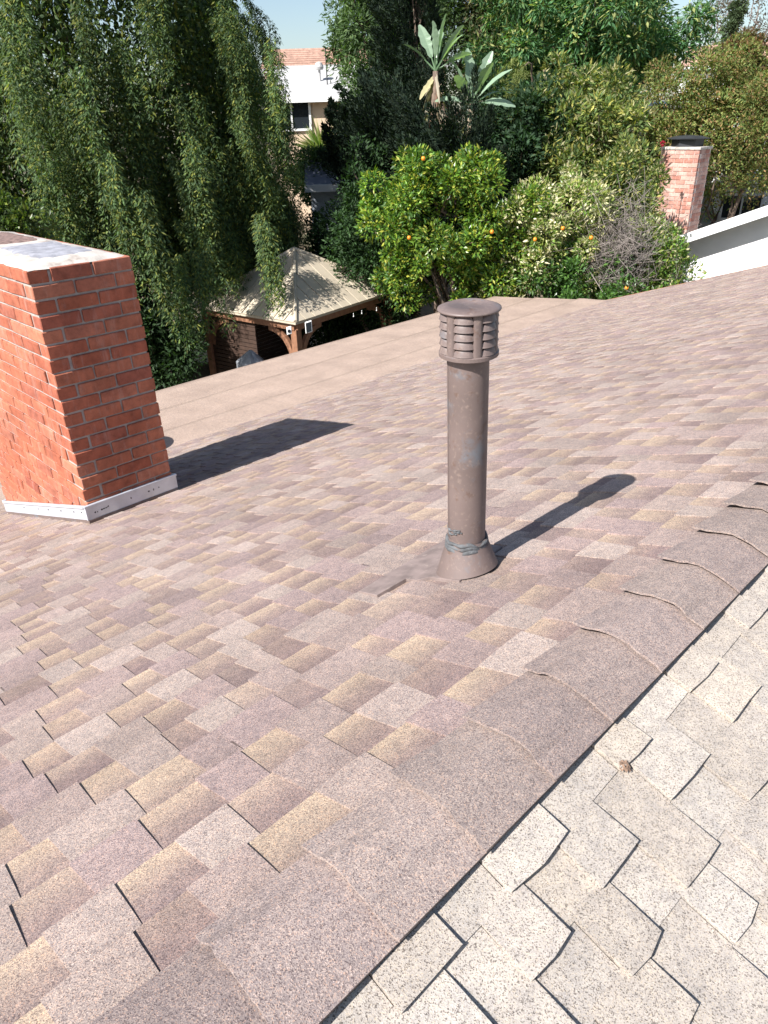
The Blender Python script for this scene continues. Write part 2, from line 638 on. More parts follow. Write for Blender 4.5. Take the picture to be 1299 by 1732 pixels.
def ridge_cap(yn, length, hn, hf, lift, colr, rr):
    prof = np.linspace(-1, 1, 11)
    V, Cc = [], []
    ysub = [0, .5, 1]
    mouth = (rr.choice([-.62, -.35, .3, .5, .7]), rr.choice([.002, .004, .008, .011]))
    for i, fy in enumerate(ysub):
        yy = yn + length * fy
        h = hn + (hf - hn) * fy
        for j, q in enumerate(prof):
            x = q * HW * cA * (1.03 if q > 0 else .98)
            z = -TAN * math.sqrt(x * x + .006 ** 2) + TAN * .006 * .55
            nrm = np.array([math.copysign(sA, x) * min(1, abs(x) / .02), 0, cA])
            hh = h + (lift * max(0, -q - .45) * 1.7 if i == 0 else lift * .25 * max(0, -q - .55) if i == 1 else 0)
            hh += rr.uniform(-.0006, .0006) + (mouth[1] * max(0, 1 - abs(q - mouth[0]) / .26) if i == 0 else 0)
            y_ = yy + (rr.uniform(-.0025, .0025) if i == 0 else 0)
            V.append(np.array([x, y_, z]) + nrm * hh)
            Cc.append(colr)
    m_ = len(prof)
    F = []
    for i in range(2):
        for j in range(m_ - 1):
            F.append([i * m_ + j, i * m_ + j + 1, (i + 1) * m_ + j + 1, (i + 1) * m_ + j])
    n1 = len(V)
    for i in range(3):                       # underside
        for j in range(m_):
            V.append(V[i * m_ + j] - np.array([0, 0, .0055]))
            Cc.append(np.array((.03, .026, .025)) if i else colr * .95)
    for j in range(m_ - 1):
        F.append([j, n1 + j, n1 + j + 1, j + 1])
    for i in range(2):
        F.append([i * m_, (i + 1) * m_, n1 + (i + 1) * m_, n1 + i * m_])
        F.append([i * m_ + m_ - 1, n1 + i * m_ + m_ - 1, n1 + (i + 1) * m_ + m_ - 1, (i + 1) * m_ + m_ - 1])
        for j in range(m_ - 1):
            F.append([n1 + i * m_ + j, n1 + (i + 1) * m_ + j, n1 + (i + 1) * m_ + j + 1, n1 + i * m_ + j + 1])
    return np.array(V), F, np.array(Cc)


CAPC = [np.array(c) * 1.2 for c in ((.226, .186, .172), (.238, .198, .182), (.212, .174, .164), (.23, .190, .178))]
CSP = .1935
for k in range(-13, 64):
    yn = .412 + CSP * k + rng.uniform(-.004, .004)
    if yn < Y0 or yn + CSP > Y1: continue
    lift = rng.choice([.003, .006, .010, .013]) if k < 5 else rng.choice([.006, .010, .014])
    if k == 0: lift = .009
    V, F, Cc = ridge_cap(yn, CSP + .05, .0275, .0125, lift, rng.choice(CAPC) * rng.uniform(.88, 1.08), rng)
    link('ridge_cap', np_mesh('ridge_cap', V - np.array([0, yn, 0]), F, Cc), M['cap'], house, (0, yn, 0))

# low rear roof of rolled roofing
T2 = math.tan(R(6))
XE = -9.08
low = empty('flat_rear_roof', (-7.8, 5, ZT), house)


def z2(x): return ZT + (x + 6.5) * T2


Yl = 12.72
mb = MB()
q = [(-6.42, Y0, z2(-6.42) - .012), (-6.42, Yl, z2(-6.42) - .012), (XE, Yl, z2(XE) - .012), (XE, Y0, z2(XE) - .012)]
mb.prism(q, [(x, y, z - .14) for x, y, z in q])
mb.build('roof_board', M['deck'], low)
edges = [-6.30, -6.99, -8.0, XE - .03]
for i in range(3):
    xa, xb = edges[i], edges[i + 1] - (.05 if i < 2 else 0)
    NX, NY = 8, 60
    V, F = [], []
    for a_ in range(NX + 1):
        for b_ in range(NY + 1):
            x = xa + (xb - xa) * a_ / NX + (0.012 * math.sin(b_ * .7 + i) + rng.uniform(-.006, .006)) * (a_ == NX and i < 2)
            y = Y0 + (Yl - Y0) * b_ / NY
            h = (.004 + .014 * a_ / NX) if i else .003 + .020 * a_ / NX
            h += .0035 * math.sin(b_ * .31 + i * 2 + a_ * .4) * math.sin(a_ * .9 + b_ * .13) + (2 - i) * .006
            V.append((x, y, z2(x) + h))
    for a_ in range(NX):
        for b_ in range(NY):
            k = a_ * (NY + 1) + b_
            F.append([k, k + 1, k + NY + 2, k + NY + 1])
    base = len(V)
    for b_ in range(NY + 1):
        v = V[NX * (NY + 1) + b_]
        V.append((v[0], v[1], v[2] - .022))
    for b_ in range(NY):
        k = NX * (NY + 1) + b_
        F.append([k, k + 1, base + b_ + 1, base + b_])
    link('roofing_strip', np_mesh('roofing_strip', V, F, smooth=True), M['roll'], low)
mb = MB()
mb.box((XE - .012, (Y0 + Yl) / 2, z2(XE) - .075), (.03, Yl - Y0, .15))
mb.build('fascia', M['wood'], low)
for y in (0.5, 4.5, 8.5, 12.4):
    mb = MB()
    mb.box((XE + .25, y, (z2(XE) - .16 - 5.1) / 2), (.12, .12, 5.1 + z2(XE) - .16))
    mb.build('post', M['wood'], low)
mb = MB()
for sd in (-1, 1):
    a_, b_ = sp(sd, 0, Y1, 0), sp(sd, SB, Y1, 0)
    mb.prism([a_ + (0, .02, .01), b_ + (0, .02, .01), b_ + (0, .02, -.16), a_ + (0, .02, -.16)], [a_ + (0, -.02, .01), b_ + (0, -.02, .01), b_ + (0, -.02, -.16), a_ + (0, -.02, -.16)])
mb.build('rake_board', M['wood'], house)

# ------------------------------------------------------------------ brick chimney
BX, BY, BZ = -3.72, 1.46, .325           # near upper corner
BL, BH, JT = .246, .0835, .0125
ND, NW = 7.5, 2.5                        # bricks along X and along Y
DX, DY = ND * BL, NW * BL
chim = tag(empty('brick_chimney', (BX - DX / 2, BY + DY / 2, -1.6)), 'red brick chimney with pale mortar crown and metal base flashing at left', 'chimney')


def brick_mesh(name, sx, sy, sz, seed):
    r = random.Random(seed)
    b = .0035
    V, F = [], []
    for a_ in (-1, 1):
        for c_ in (-1, 1):
            for d_ in (-1, 1):
                j = [r.uniform(-.0022, .0022) for _ in range(3)]
                V.append((a_ * (sx / 2 - b) + j[0], c_ * sy / 2 + j[1], d_ * (sz / 2 - b) + j[2]))
    # outer face is +-y; bevel ring
    me = bpy.data.meshes.new(name)
    import bmesh
    bm = bmesh.new()
    vs = [bm.verts.new((a_ * sx / 2 + r.uniform(-.002, .002), c_ * sy / 2 + r.uniform(-.0015, .0015), d_ * sz / 2 + r.uniform(-.002, .002))) for a_ in (-1, 1) for c_ in (-1, 1) for d_ in (-1, 1)]
    for f in [[0, 1, 3, 2], [4, 6, 7, 5], [0, 4, 5, 1], [2, 3, 7, 6], [0, 2, 6, 4], [1, 5, 7, 3]]:
        bm.faces.new([vs[i] for i in f])
    bmesh.ops.bevel(bm, geom=list(bm.edges), offset=.0045, segments=1, affect='EDGES')
    bm.to_mesh(me)
    bm.free()
    return me


WB = .1155                                # brick depth
full = [brick_mesh('brick', BL - JT, WB, BH - JT, i) for i in range(6)]
half = [brick_mesh('brick', BL / 2 - JT, WB, BH - JT, 20 + i) for i in range(5)]
ncol = int((BZ + 2.0) / BH) + 1
rb = random.Random(3)
hidden = MB()


def put_brick(kind, c, along, single):
    me = rb.choice(full if kind else half)
    lx = (BL if kind else BL / 2) - JT
    jit = rb.uniform(-.003, .002)
    if along == 'x':
        rot = (rb.uniform(-.004, .004), rb.uniform(-.006, .006), rb.uniform(-.006, .006))
        c = (c[0], c[1] + jit, c[2])
    else:
        rot = (rb.uniform(-.004, .004), rb.uniform(-.006, .006), math.pi / 2 + rb.uniform(-.006, .006))
        c = (c[0] - jit, c[1], c[2])
    if single:
        if not me.materials: me.materials.append(M['brick'])
        link('brick', me, M['brick'], chim, c, rot)
    else:
        hidden.box(c, (lx, WB, BH - JT) if along == 'x' else (WB, lx, BH - JT))


for r_ in range(ncol):
    zc = BZ - BH * (r_ + .5) + JT / 2
    o_ = 0 if r_ % 2 == 0 else BL / 2
    e_ = BL / 2 - o_
    for i_ in range(2):                  # +X face towards the ridge, and its hidden twin
        if zc + BH / 2 > BX * TAN - .02:
            put_brick(1, (BX - WB / 2, BY + e_ + BL * (i_ + .5), zc), 'y', True)
        if zc + BH / 2 > (BX - DX) * TAN - .02:
            put_brick(1, (BX - DX + WB / 2, BY + o_ + BL * (i_ + .5), zc), 'y', False)
    for i_ in range(7):                  # -Y sunlit face, and its hidden twin
        xc = BX - o_ - BL * (i_ + .5)
        if zc + BH / 2 > xc * TAN - .05:
            put_brick(1, (xc, BY + WB / 2, zc), 'x', True)
            put_brick(1, (BX - e_ - BL * (i_ + .5), BY + DY - WB / 2, zc), 'x', False)
tag(hidden.build('brick_backing', M['brick'], chim), kind='stuff')
mb = MB()
ins = .011
top_, bot_ = BZ - .012, -2.15
mb.box((BX - DX / 2, BY + DY / 2, (top_ + bot_) / 2), (DX - 2 * ins, DY - 2 * ins, top_ - bot_))
mb.build('mortar_core', M['mortar'], chim)
# crown
cr = random.Random(5)
NX, NY = 36, 14
V, F = [], []
for i in range(NX + 1):
    for j in range(NY + 1):
        x = BX - .005 - (DX - .010) * i / NX
        y = BY + .005 + (DY - .010) * j / NY
        e = min(i / NX, 1 - i / NX) * DX
        e2 = min(j / NY, 1 - j / NY) * DY
        d = min(e, e2)
        z = BZ + .004 + .026 * min(1, d / .13) + cr.uniform(-.003, .003)
        if d < .001:
            z = BZ - .002 + cr.uniform(-.004, .002)
            x += cr.uniform(-.004, .004)
            y += cr.uniform(-.004, .004)
        V.append((x, y, z))
for i in range(NX):
    for j in range(NY):
        k = i * (NY + 1) + j
        F.append([k, k + 1, k + NY + 2, k + NY + 1])
crown = link('crown', np_mesh('crown', V, F, smooth=True), M['crown'], chim)
for nm, x0, x1, y0, y1, mat, dz in (('flue_patch', BX - .16, BX - .84, BY + .13, BY + .50, 'patch', .029), ('rusty_flue_screen', BX - .95, BX - 1.62, BY + .13, BY + .50, 'rustmesh', .0295)):
    V, F = [], []
    for i in range(13):
        for j in range(9):
            u_, v_ = i / 12, j / 8
            d = min(min(u_, 1 - u_) * 12, min(v_, 1 - v_) * 8)
            V.append((x0 + (x1 - x0) * u_ + cr.uniform(-.014, .014), y0 + (y1 - y0) * v_ + cr.uniform(-.014, .014), BZ + dz + (.009 if d >= 1 else -.004) + cr.uniform(-.002, .002)))
    for i in range(12):
        for j in range(8):
            k = i * 9 + j
            F.append([k, k + 1, k + 10, k + 9])
    link(nm, np_mesh(nm, V, F, smooth=True), M[mat], crown)
# flashing strips
fh, ft = .088, .016
fl = MB()
xa, xb = BX + ft, BX - DX - ft


def zr(x): return x * TAN


def strip_y(yv, out, x0, x1, nm):
    """strip on a face across the slope, following it"""
    b = MB()
    p0 = [(x0, yv, zr(x0) + .03), (x1, yv, zr(x1) + .03), (x1, yv, zr(x1) + .03 + fh), (x0, yv, zr(x0) + .03 + fh)]
    b.prism(p0, [(x, y + out * ft, z) for x, y, z in p0])
    lip = [(x0, yv + out * .004, zr(x0) + .03 + fh + .001), (x1, yv + out * .004, zr(x1) + .03 + fh + .001), (x1, yv + out * .004, zr(x1) + .044 + fh), (x0, yv + out * .004, zr(x0) + .044 + fh)]
    b.prism(lip, [(x, y + out * (ft + .006), z - .004) for x, y, z in lip])
    return b.build('flashing', M['flash'], chim, bevel=.002)


def strip_x(xv, out, nm):
    b = MB()
    z = zr(xv) + .03
    b.box((xv + out * ft / 2, BY + DY / 2, z + fh / 2), (ft, DY + 2 * ft + .004, fh))
    b.box((xv + out * (ft / 2 + .003), BY + DY / 2, z + fh + .008), (ft + .004, DY + 2 * ft + .012, .014))
    return b.build('flashing', M['flash'], chim, bevel=.002)


f_front = strip_x(BX + .001, 1, 'f')
f_side = strip_y(BY - .001, -1, BX, BX - DX, 's')
strip_y(BY + DY + .001, 1, BX, BX - DX, 's')
strip_x(BX - DX - .001, -1, 'f')
spots = [(.04, .042), (.055, .040), (.085, .045), (.10, .046), (.115, .046), (.13, .05), (.29, .048), (.42, .05), (.455, .05), (.495, .052)]
for a_, hz in spots:
    b = MB()
    ry, rz_ = cr.uniform(.004, .009), cr.uniform(.004, .010)
    c0 = (BX + .001 + ft, BY + a_, zr(BX) + .03 + hz)
    V = [(c0[0] + .004, c0[1], c0[2])] + [(c0[0] - .0005, c0[1] + ry * math.cos(q) * cr.uniform(.7, 1.2), c0[2] + rz_ * math.sin(q) * cr.uniform(.7, 1.2)) for q in np.linspace(0, 2 * math.pi, 9)[:-1]]
    b.add(V, [[0, i + 1, (i + 1) % 8 + 1] for i in range(8)])
    b.build('tar_spot', M['tar'], f_front)
for a_ in (.06, .2, .45, .72, .95, 1.3):
    b = MB()
    x_ = BX - a_
    b.tube([(x_, BY - .001 - ft + .004, zr(x_) + .03 + .055), (x_, BY - .001 - ft - .004, zr(x_) + .03 + .055)], .0045, 6)
    b.build('nail_head', M['tar'], f_side)
b = MB()
b.box((BX + .012, BY + DY / 2, zr(BX) + .016), (.02, DY + .02, .03))
p0 = [(BX + .02, BY - .012, zr(BX) - .01), (BX - DX, BY - .012, zr(BX - DX) - .01), (BX - DX, BY - .012, zr(BX - DX) + .034), (BX + .02, BY - .012, zr(BX) + .034)]
b.prism(p0, [(x, y + .011, z) for x, y, z in p0])
b.build('base_strip', M['duct'], chim)  # brown strip along the chimney foot, below the flashing

# ------------------------------------------------------------------ vent pipe
PB = np.array([-.612, 1.438, -.204])
PT = np.array([-.6135, 1.4175, .583])
axis = Vector(PT - PB).normalized()
vent = tag(empty('vent_pipe', PB), 'tall brown sheet metal vent pipe with louvred round cap', 'vent')
Mv = Matrix.Translation(Vector(PB)) @ axis.to_track_quat('Z', 'Y').to_matrix().to_4x4()
HT = float(np.linalg.norm(PT - PB))
pr = .0535
mb = MB()
seam = []
mb.lathe([(pr, .02), (pr, .085), (pr * .985, .10), (pr * .99, HT - .11), (pr * .99, HT - .03)], 48, Mv)
pipe = mb.build('pipe', M['duct'], vent, smooth=True)
th = math.radians(224)
mb = MB()
mb.box(tuple(Mv @ Vector((pr * math.cos(th), pr * math.sin(th), HT * .5))), (.006, .003, HT - .2), [tuple(Mv.to_3x3() @ Vector((math.cos(th + 1.2), math.sin(th + 1.2), 0))), tuple(Mv.to_3x3() @ Vector((-math.sin(th + 1.2), math.cos(th + 1.2), 0))), tuple(axis)])
mb.build('lock_seam', M['duct'], pipe)
# cone flashing standing on the slope
mb = MB()
V, F = [], []
nn = 48
for i, (r_, z_) in enumerate(((.092, None), (.088, .012), (.074, .055), (.060, .098), (.0565, .112))):
    for j in range(nn):
        q_ = 2 * math.pi * j / nn
        x, y = PB[0] + r_ * math.cos(q_), PB[1] + r_ * math.sin(q_)
        if z_ is None:
            z = x * TAN + .012
        else:
            f = min(1, z_ / .10)
            zc = PB[2] + z_ + .012
            z = (x * TAN + .012 + z_) * (1 - f) + zc * f
        V.append((x, y, z))
for i in range(4):
    for j in range(nn):
        F.append([i * nn + j, i * nn + (j + 1) % nn, (i + 1) * nn + (j + 1) % nn, (i + 1) * nn + j])
mb.add(V, F)
mb.build('cone_flashing', M['duct'], vent, smooth=True)
# base plate: shows on the lower side, tucked under the shingles above
pl = [(-.835, 1.20), (-.850, 1.64), (-.60, 1.60), (-.56, 1.345), (-.675, 1.345), (-.70, 1.315), (-.745, 1.315), (-.748, 1.195)]
b = MB()
tp = [np.array([x, y, x * TAN]) + .0135 * np.array([-sA, 0, cA]) for x, y in pl]
b.prism(tp, [v - .012 * np.array([-sA, 0, cA]) for v in tp])
plate = b.build('base_plate', plain_mat('painted flashing plate', (.215, .165, .15), .7, .25, 20, dirt=((.30, .24, .21), 45, .58)), vent, bevel=.001)
# sealant rope
sr = random.Random(9)
mb = MB()
for lvl, rr_ in ((.098, .0085), (.108, .007), (.118, .006)):
    path, rad = [], []
    for j in range(41):
        q_ = 2 * math.pi * j / 40
        ww = .004 * math.sin(q_ * 3 + lvl * 90) + .003 * math.sin(q_ * 7)
        path.append(tuple(Mv @ Vector(((pr + .003) * math.cos(q_), (pr + .003) * math.sin(q_), lvl + ww))))
        rad.append(rr_ * (1 + .3 * math.sin(q_ * 5 + lvl * 50)))
    mb.tube(path, rad, 7, caps=False)
mb.build('sealant_bead', M['sealant'], vent, smooth=True)
mb = MB()
for q0, q1, zz in ((3.6, 4.9, .150), (4.2, 5.1, .162), (4.7, 5.2, .156)):
    mb.tube([tuple(Mv @ Vector(((pr + .0005) * math.cos(q_), (pr + .0005) * math.sin(q_), zz + .006 * math.sin(q_ * 4)))) for q_ in np.linspace(q0, q1, 14)], [.0028 + .0015 * math.sin(i) for i in range(14)], 6)
mb.build('sealant_smear', M['sealant'], vent, smooth=True)
# cap
z0 = HT - .120
cap = MB()
cap.lathe([(.0745, z0), (.0765, z0 + .001), (.0765, z0 + .010), (.0735, z0 + .012), (.070, z0 + .012)], 48, Mv)
cap_o = cap.build('cap_ring', M['duct'], vent, smooth=False)
mb = MB()
mb.lathe([(.002, HT + .009), (.030, HT + .0088), (.032, HT + .0105), (.052, HT + .0075), (.054, HT + .009), (.074, HT + .002), (.0790, HT), (.0800, HT - .003), (.0790, HT - .005), (.05, HT - .004)], 56, Mv, closed=True)
lid = mb.build('cap_lid', M['duct'], vent, smooth=True)
mb = MB()
mb.lathe([(.057, z0 - .004), (.061, z0 + .004), (.061, HT - .006)], 40, Mv)
mb.build('inner_drum', M['duct_in'], vent, smooth=True)
NS = 6
step = 2 * math.pi / NS
for k in range(NS):
    q_ = k * step + math.radians(-88)
    mb = MB()
    V, F = [], []
    for z_ in np.linspace(z0 + .006, HT - .003, 4):
        for dq, rr_ in ((-.19, .0665), (-.15, .0715), (-.06, .0730), (.06, .0730), (.15, .0715), (.19, .0665)):
            V.append(tuple(Mv @ Vector((rr_ * math.cos(q_ + dq), rr_ * math.sin(q_ + dq), z_))))
    for i in range(3):
        for j in range(5):
            F.append([i * 6 + j, i * 6 + j + 1, i * 6 + j + 7, i * 6 + j + 6])
    mb.add(V, F)
    mb.build('cap_rib', M['duct'], cap_o, smooth=True)
    for l_ in range(5):
        zb = z0 + .013 + l_ * .0206
        V, F = [], []
        ns = 9
        rows = [(.0752, .000), (.0748, .006), (.0730, .0135), (.0700, .0185), (.0670, .0205)]
        for i, (rr_, dz) in enumerate(rows):
            for j in range(ns):
                f = j / (ns - 1)
                qq = q_ + .14 + (step - .28) * f
                bulge = math.sin(math.pi * f) ** .5
                r2 = .0690 + (rr_ - .0690) * bulge + (.0015 if i == 0 else 0)
                V.append(tuple(Mv @ Vector((r2 * math.cos(qq), r2 * math.sin(qq), zb + dz * (.35 + .65 * bulge)))))
        for i in range(len(rows) - 1):
            for j in range(ns - 1):
                F.append([i * ns + j, i * ns + j + 1, (i + 1) * ns + j + 1, (i + 1) * ns + j])
        mb = MB()
        mb.add(V, F)
        o = mb.build('louvre', M['duct'], cap_o, smooth=True)

# unseen round vent added behind the chimney to cast the flat roof shadow
vb = np.array([-6.78, 2.4, z2(-6.78) + .012])
lv = tag(empty('shadow_caster_vent', vb), 'unseen round hooded vent added behind the brick chimney to cast a shadow', 'vent')
mb = MB()
Ml = Matrix.Translation(Vector(vb))
mb.lathe([(.19, -.02), (.19, .76), (.18, .80)], 32, Ml)
mb.build('collar', M['duct'], lv, smooth=True)
mb = MB()
mb.lathe([(.33, .76), (.34, .80), (.30, .88), (.19, .95), (.02, .97)], 36, Ml, closed=True)
mb.build('hood', M['duct'], lv, smooth=True)

# debris on the bleached slope
db = at(1055, 1303, 1.0)
d_ = db - CAM
tt = (0 - CAM[2] - TAN * CAM[0]) / (d_[2] + TAN * d_[0])
dp = CAM + d_ * tt
b = MB()
V, F = [], []
for i in range(9):
    for j in range(9):
        u_, v_ = (i - 4) / 4, (j - 4) / 4
        r_ = math.hypot(u_, v_)
        V.append(dp + np.array([u_ * .012, v_ * .012, -TAN * u_ * .012 + .010 + .012 * max(0, 1 - r_ ** 2) * sr.uniform(.2, 1.2)]))
for i in range(8):
    for j in range(8):
        if math.hypot(i - 3.5, j - 3.5) < 3.7:
            k = i * 9 + j
            F.append([k, k + 9, k + 10, k + 1])
b.add(V, F)
tag(b.build('debris_clump', plain_mat('dried moss', (.20, .13, .09), .95, .5, 200), None, loc=tuple(dp)), 'small dried brown clump lying on the bleached shingles', 'debris')

# ------------------------------------------------------------------ gazebo
ga = np.array([-11.92, 9.5])
ge = np.array([-.157, .9876])
gn = np.array([-ge[1], ge[0]])
GL, GD, GZ, GR_ = 3.8, 3.3, -2.8, 1.12
gaz = tag(empty('gazebo', (*(ga + ge * GL / 2 + gn * GD / 2), -5.1)), 'wooden gazebo with tan ribbed metal hip roof behind the flat roof', 'gazebo')


def gp(e, n_, z): return np.array([*(ga + ge * e + gn * n_), z])


apex = gp(GL / 2, GD / 2, GZ + GR_)
cor = [gp(0, 0, GZ), gp(GL, 0, GZ), gp(GL, GD, GZ), gp(0, GD, GZ)]
for i in range(4):
    a_, b_ = cor[i], cor[(i + 1) % 4]
    L_ = np.linalg.norm(b_ - a_)
    npan = 12 if i % 2 == 0 else 10
    nrm = np.cross(b_ - a_, apex - a_)
    nrm /= np.linalg.norm(nrm)
    if nrm[2] < 0: nrm = -nrm
    mid = (a_ + b_) / 2
    for k in range(npan):
        f0, f1 = k / npan + .004, (k + 1) / npan - .004

        def onface(f, up):
            return a_ + (b_ - a_) * f + (apex - mid) * up

        def lim(f): return 2 * min(f, 1 - f)
        pts = [onface(f0, 0), onface(f1, 0), onface(f1, lim(f1) * .985)]
        if f0 < .5 < f1: pts.append(onface(.5, .985))
        pts.append(onface(f0, lim(f0) * .985))
        off = (.012 if k % 2 else .0155)
        b = MB()
        b.prism([q + nrm * off for q in pts], [q - nrm * .012 for q in pts])
        b.build('roof_panel', M['panel'], gaz)
    b = MB()
    d = apex - a_
    b.tube([a_ + d * .005 + (0, 0, .015), apex + (0, 0, .02)], .042, 8)
    b.build('hip_cap', M['panel'], gaz)
    b = MB()
    inn = (gp(GL / 2, GD / 2, GZ) - mid)
    inn /= np.linalg.norm(inn)
    ax = [(b_ - a_) / L_, inn, (0, 0, 1)]
    b.box(mid + inn * .03 + np.array([0, 0, -.02]), (L_, .05, .06), ax)
    b.build('gutter', M['panel'], gaz)
    b = MB()
    b.box(mid + inn * .16 + np.array([0, 0, -.12]), (L_ - .30, .14, .17), ax)
    b.build('beam', M['wood'], gaz)
for i, c_ in enumerate(cor):
    ctr = gp(GL / 2, GD / 2, GZ)
    d = ctr - c_
    sx, sy = (1, 1) if i == 0 else (-1, 1) if i == 1 else (-1, -1) if i == 2 else (1, -1)
    E1, E2 = np.array([*ge, 0]) * sx, np.array([*gn, 0]) * sy
    pc = c_ + E1 * .2 + E2 * .2
    b = MB()
    b.box((pc[0], pc[1], (GZ - .2 - 5.1) / 2), (.17, .17, 5.1 + GZ - .2), [np.array([*ge, 0]), np.array([*gn, 0]), (0, 0, 1)])
    post = b.build('post', M['wood'], gaz, bevel=.008)
    for E_ in (E1, E2):
        b = MB()
        for k in range(6):
            q0, q1 = math.pi / 2 * k / 6, math.pi / 2 * (k + 1) / 6

            def arc(q, r): return pc + E_ * (.08 + .72 - r * math.cos(q) * 1.0) + np.array([0, 0, -.92 + r * math.sin(q)])
            O = np.cross(E_, [0, 0, 1]) * .045
            P4 = [arc(q0, .72), arc(q1, .72), arc(q1, .60), arc(q0, .60)]
            b.prism([v + O for v in P4], [v - O for v in P4])
        b.build('brace', M['wood'], post)
# slatted side wall on the far left bay
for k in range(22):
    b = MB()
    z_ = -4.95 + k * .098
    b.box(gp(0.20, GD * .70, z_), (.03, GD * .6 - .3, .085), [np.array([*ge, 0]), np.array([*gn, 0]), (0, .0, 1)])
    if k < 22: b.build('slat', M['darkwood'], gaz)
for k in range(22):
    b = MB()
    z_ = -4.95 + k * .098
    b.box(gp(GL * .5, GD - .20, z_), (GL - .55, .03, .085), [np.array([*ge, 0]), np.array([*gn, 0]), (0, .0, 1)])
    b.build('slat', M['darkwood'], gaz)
b = MB()
b.box((*(ga + ge * GL / 2 + gn * GD / 2), -5.065), (GL + .6, GD + .6, .07), [np.array([*ge, 0]), np.array([*gn, 0]), (0, 0, 1)])
tag(b.build('patio_slab', M['slab']), kind='structure')
# solar lamps on the near corner
for nm, u, v, D_, sz, lab in (('solar_lamp', 522, 553, 15.35, (.15, .04, .24), 'flat white framed solar lamp fixed to the right of the gazebo corner'), ('security_camera', 489, 559, 15.3, (.11, .09, .15), 'small white security camera fixed to the left of the gazebo corner')):
    c_ = at(u, v, D_)
    t_ = tag(empty(nm, c_), lab, 'lamp' if nm == 'solar_lamp' else 'camera')
    dirv = (CAM - c_) * np.array([1, 1, 0])
    dirv /= np.linalg.norm(dirv)
    X_ = np.array([-dirv[1], dirv[0], 0])
    ax = [X_ * .97 + np.array([0, 0, .24]), dirv, np.cross(X_, dirv) * -1]
    b = MB()
    b.box(c_, sz, ax)
    b.build('housing', M['whitepaint'], t_, bevel=.012)
    b = MB()
    if nm == 'solar_lamp':
        b.box(c_ + dirv * .022, (.115, .006, .20), ax)
        b.build('solar_panel', M['glass'], t_)
    else:
        b.tube([c_ + dirv * .04, c_ + dirv * .055], .035, 12)
        b.build('lens', M['glass'], t_)
    b = MB()
    b.box(c_ - dirv * .06, (.03, .10, .03), ax)
    b.build('bracket', M['whitepaint'], t_)
for u, v, wh_ in ((598, 535, 'left'), (612, 530, 'middle'), (637, 525, 'right')):
    c_ = at(u, v, 16.6)
    b = MB()
    b.tube([c_ + (0, 0, .07), c_ + (0, 0, .02)], .006, 6)
    b.lathe([(.006, .02), (.013, .004), (.012, -.010), (.003, -.018)], 10, Matrix.Translation(Vector(c_)), closed=True)
    tag(b.build('string_bulb', M['whitepaint'], None, smooth=True, loc=tuple(c_)), 'small clear bulb hanging under the gazebo beam, the %s one of three' % wh_, 'bulb', 'string bulbs under the gazebo beam')
# covered grill under the gazebo
gc = at(425, 608, 16.1)
sr2 = random.Random(12)
V, F = [], []
for i in range(13):
    for j in range(16):
        q_ = 2 * math.pi * j / 16
        f = i / 12
        r_ = (.42 + .05 * math.sin(q_ * 5) + sr2.uniform(-.04, .04)) * (1 if f < .75 else math.cos((f - .75) / .25 * 1.45))
        V.append((gc[0] + r_ * math.cos(q_), gc[1] + r_ * .7 * math.sin(q_), -5.03 + f * (gc[2] + 5.23) + sr2.uniform(-.02, .02)))
for i in range(12):
    for j in range(16):
        F.append([i * 16 + j, i * 16 + (j + 1) % 16, (i + 1) * 16 + (j + 1) % 16, (i + 1) * 16 + j])
F.append(list(range(12 * 16, 13 * 16)))
b = MB()
b.add(V, F)
tag(b.build('covered_grill', plain_mat('crumpled grey tarpaulin', (.20, .21, .23), .35, .3, 10, dirt=((.5, .5, .52), 9, .62)), None, loc=(gc[0], gc[1], -5.03)), 'grill under a crumpled grey cover beside the gazebo post', 'grill')

# ------------------------------------------------------------------ neighbour's white gable house at right
c_ = at(1125, 407, 20.6)
RY = c_[1]
nh = tag(empty('neighbour_house', (c_[0] + 4, RY + 4, -5.1)), 'white stucco gable house with red brick chimney at the right edge', 'house')
p1, p2 = c_, at(1299, 347, 20.6)
dd = RT * (1299 - CX) / FPX - UP * (347 - CY) / FPX + FW
p2 = CAM + dd * (RY - CAM[1]) / dd[1]
slope = (p2[2] - p1[2]) / (p2[0] - p1[0])
x0, z0_ = p1[0], p1[2]
XR = x0 + 4.2
zR = z0_ + slope * 4.2
b = MB()
wl = [(x0 + .35, RY + .5, -5.1), (XR * 2 - x0 - .35, RY + .5, -5.1), (XR * 2 - x0 - .35, RY + .5, z0_ + slope * .35 - .12), (XR, RY + .5, zR - .12), (x0 + .35, RY + .5, z0_ + slope * .35 - .12)]
b.prism(wl, [(x, y + 9, z) for x, y, z in wl])
b.build('wall', M['white'], nh)
for sgn in (1, -1):
    b = MB()
    xa, xb = (x0, XR) if sgn > 0 else (2 * XR - x0, XR)
    q = [(xa, RY, z0_), (xb, RY, zR), (xb, RY + 10, zR), (xa, RY + 10, z0_)]
    b.prism(q, [(x, y, z - .06) for x, y, z in q])
    b.build('roof', M['greyroof'], nh)
    b = MB()
    q = [(xa, RY - .03, z0_ - .005), (xb, RY - .03, zR - .005), (xb, RY - .03, zR - .24), (xa, RY - .03, z0_ - .24)]
    b.prism(q, [(x, y + .028, z) for x, y, z in q])
    b.build('rake_board', M['whitepaint'], nh)
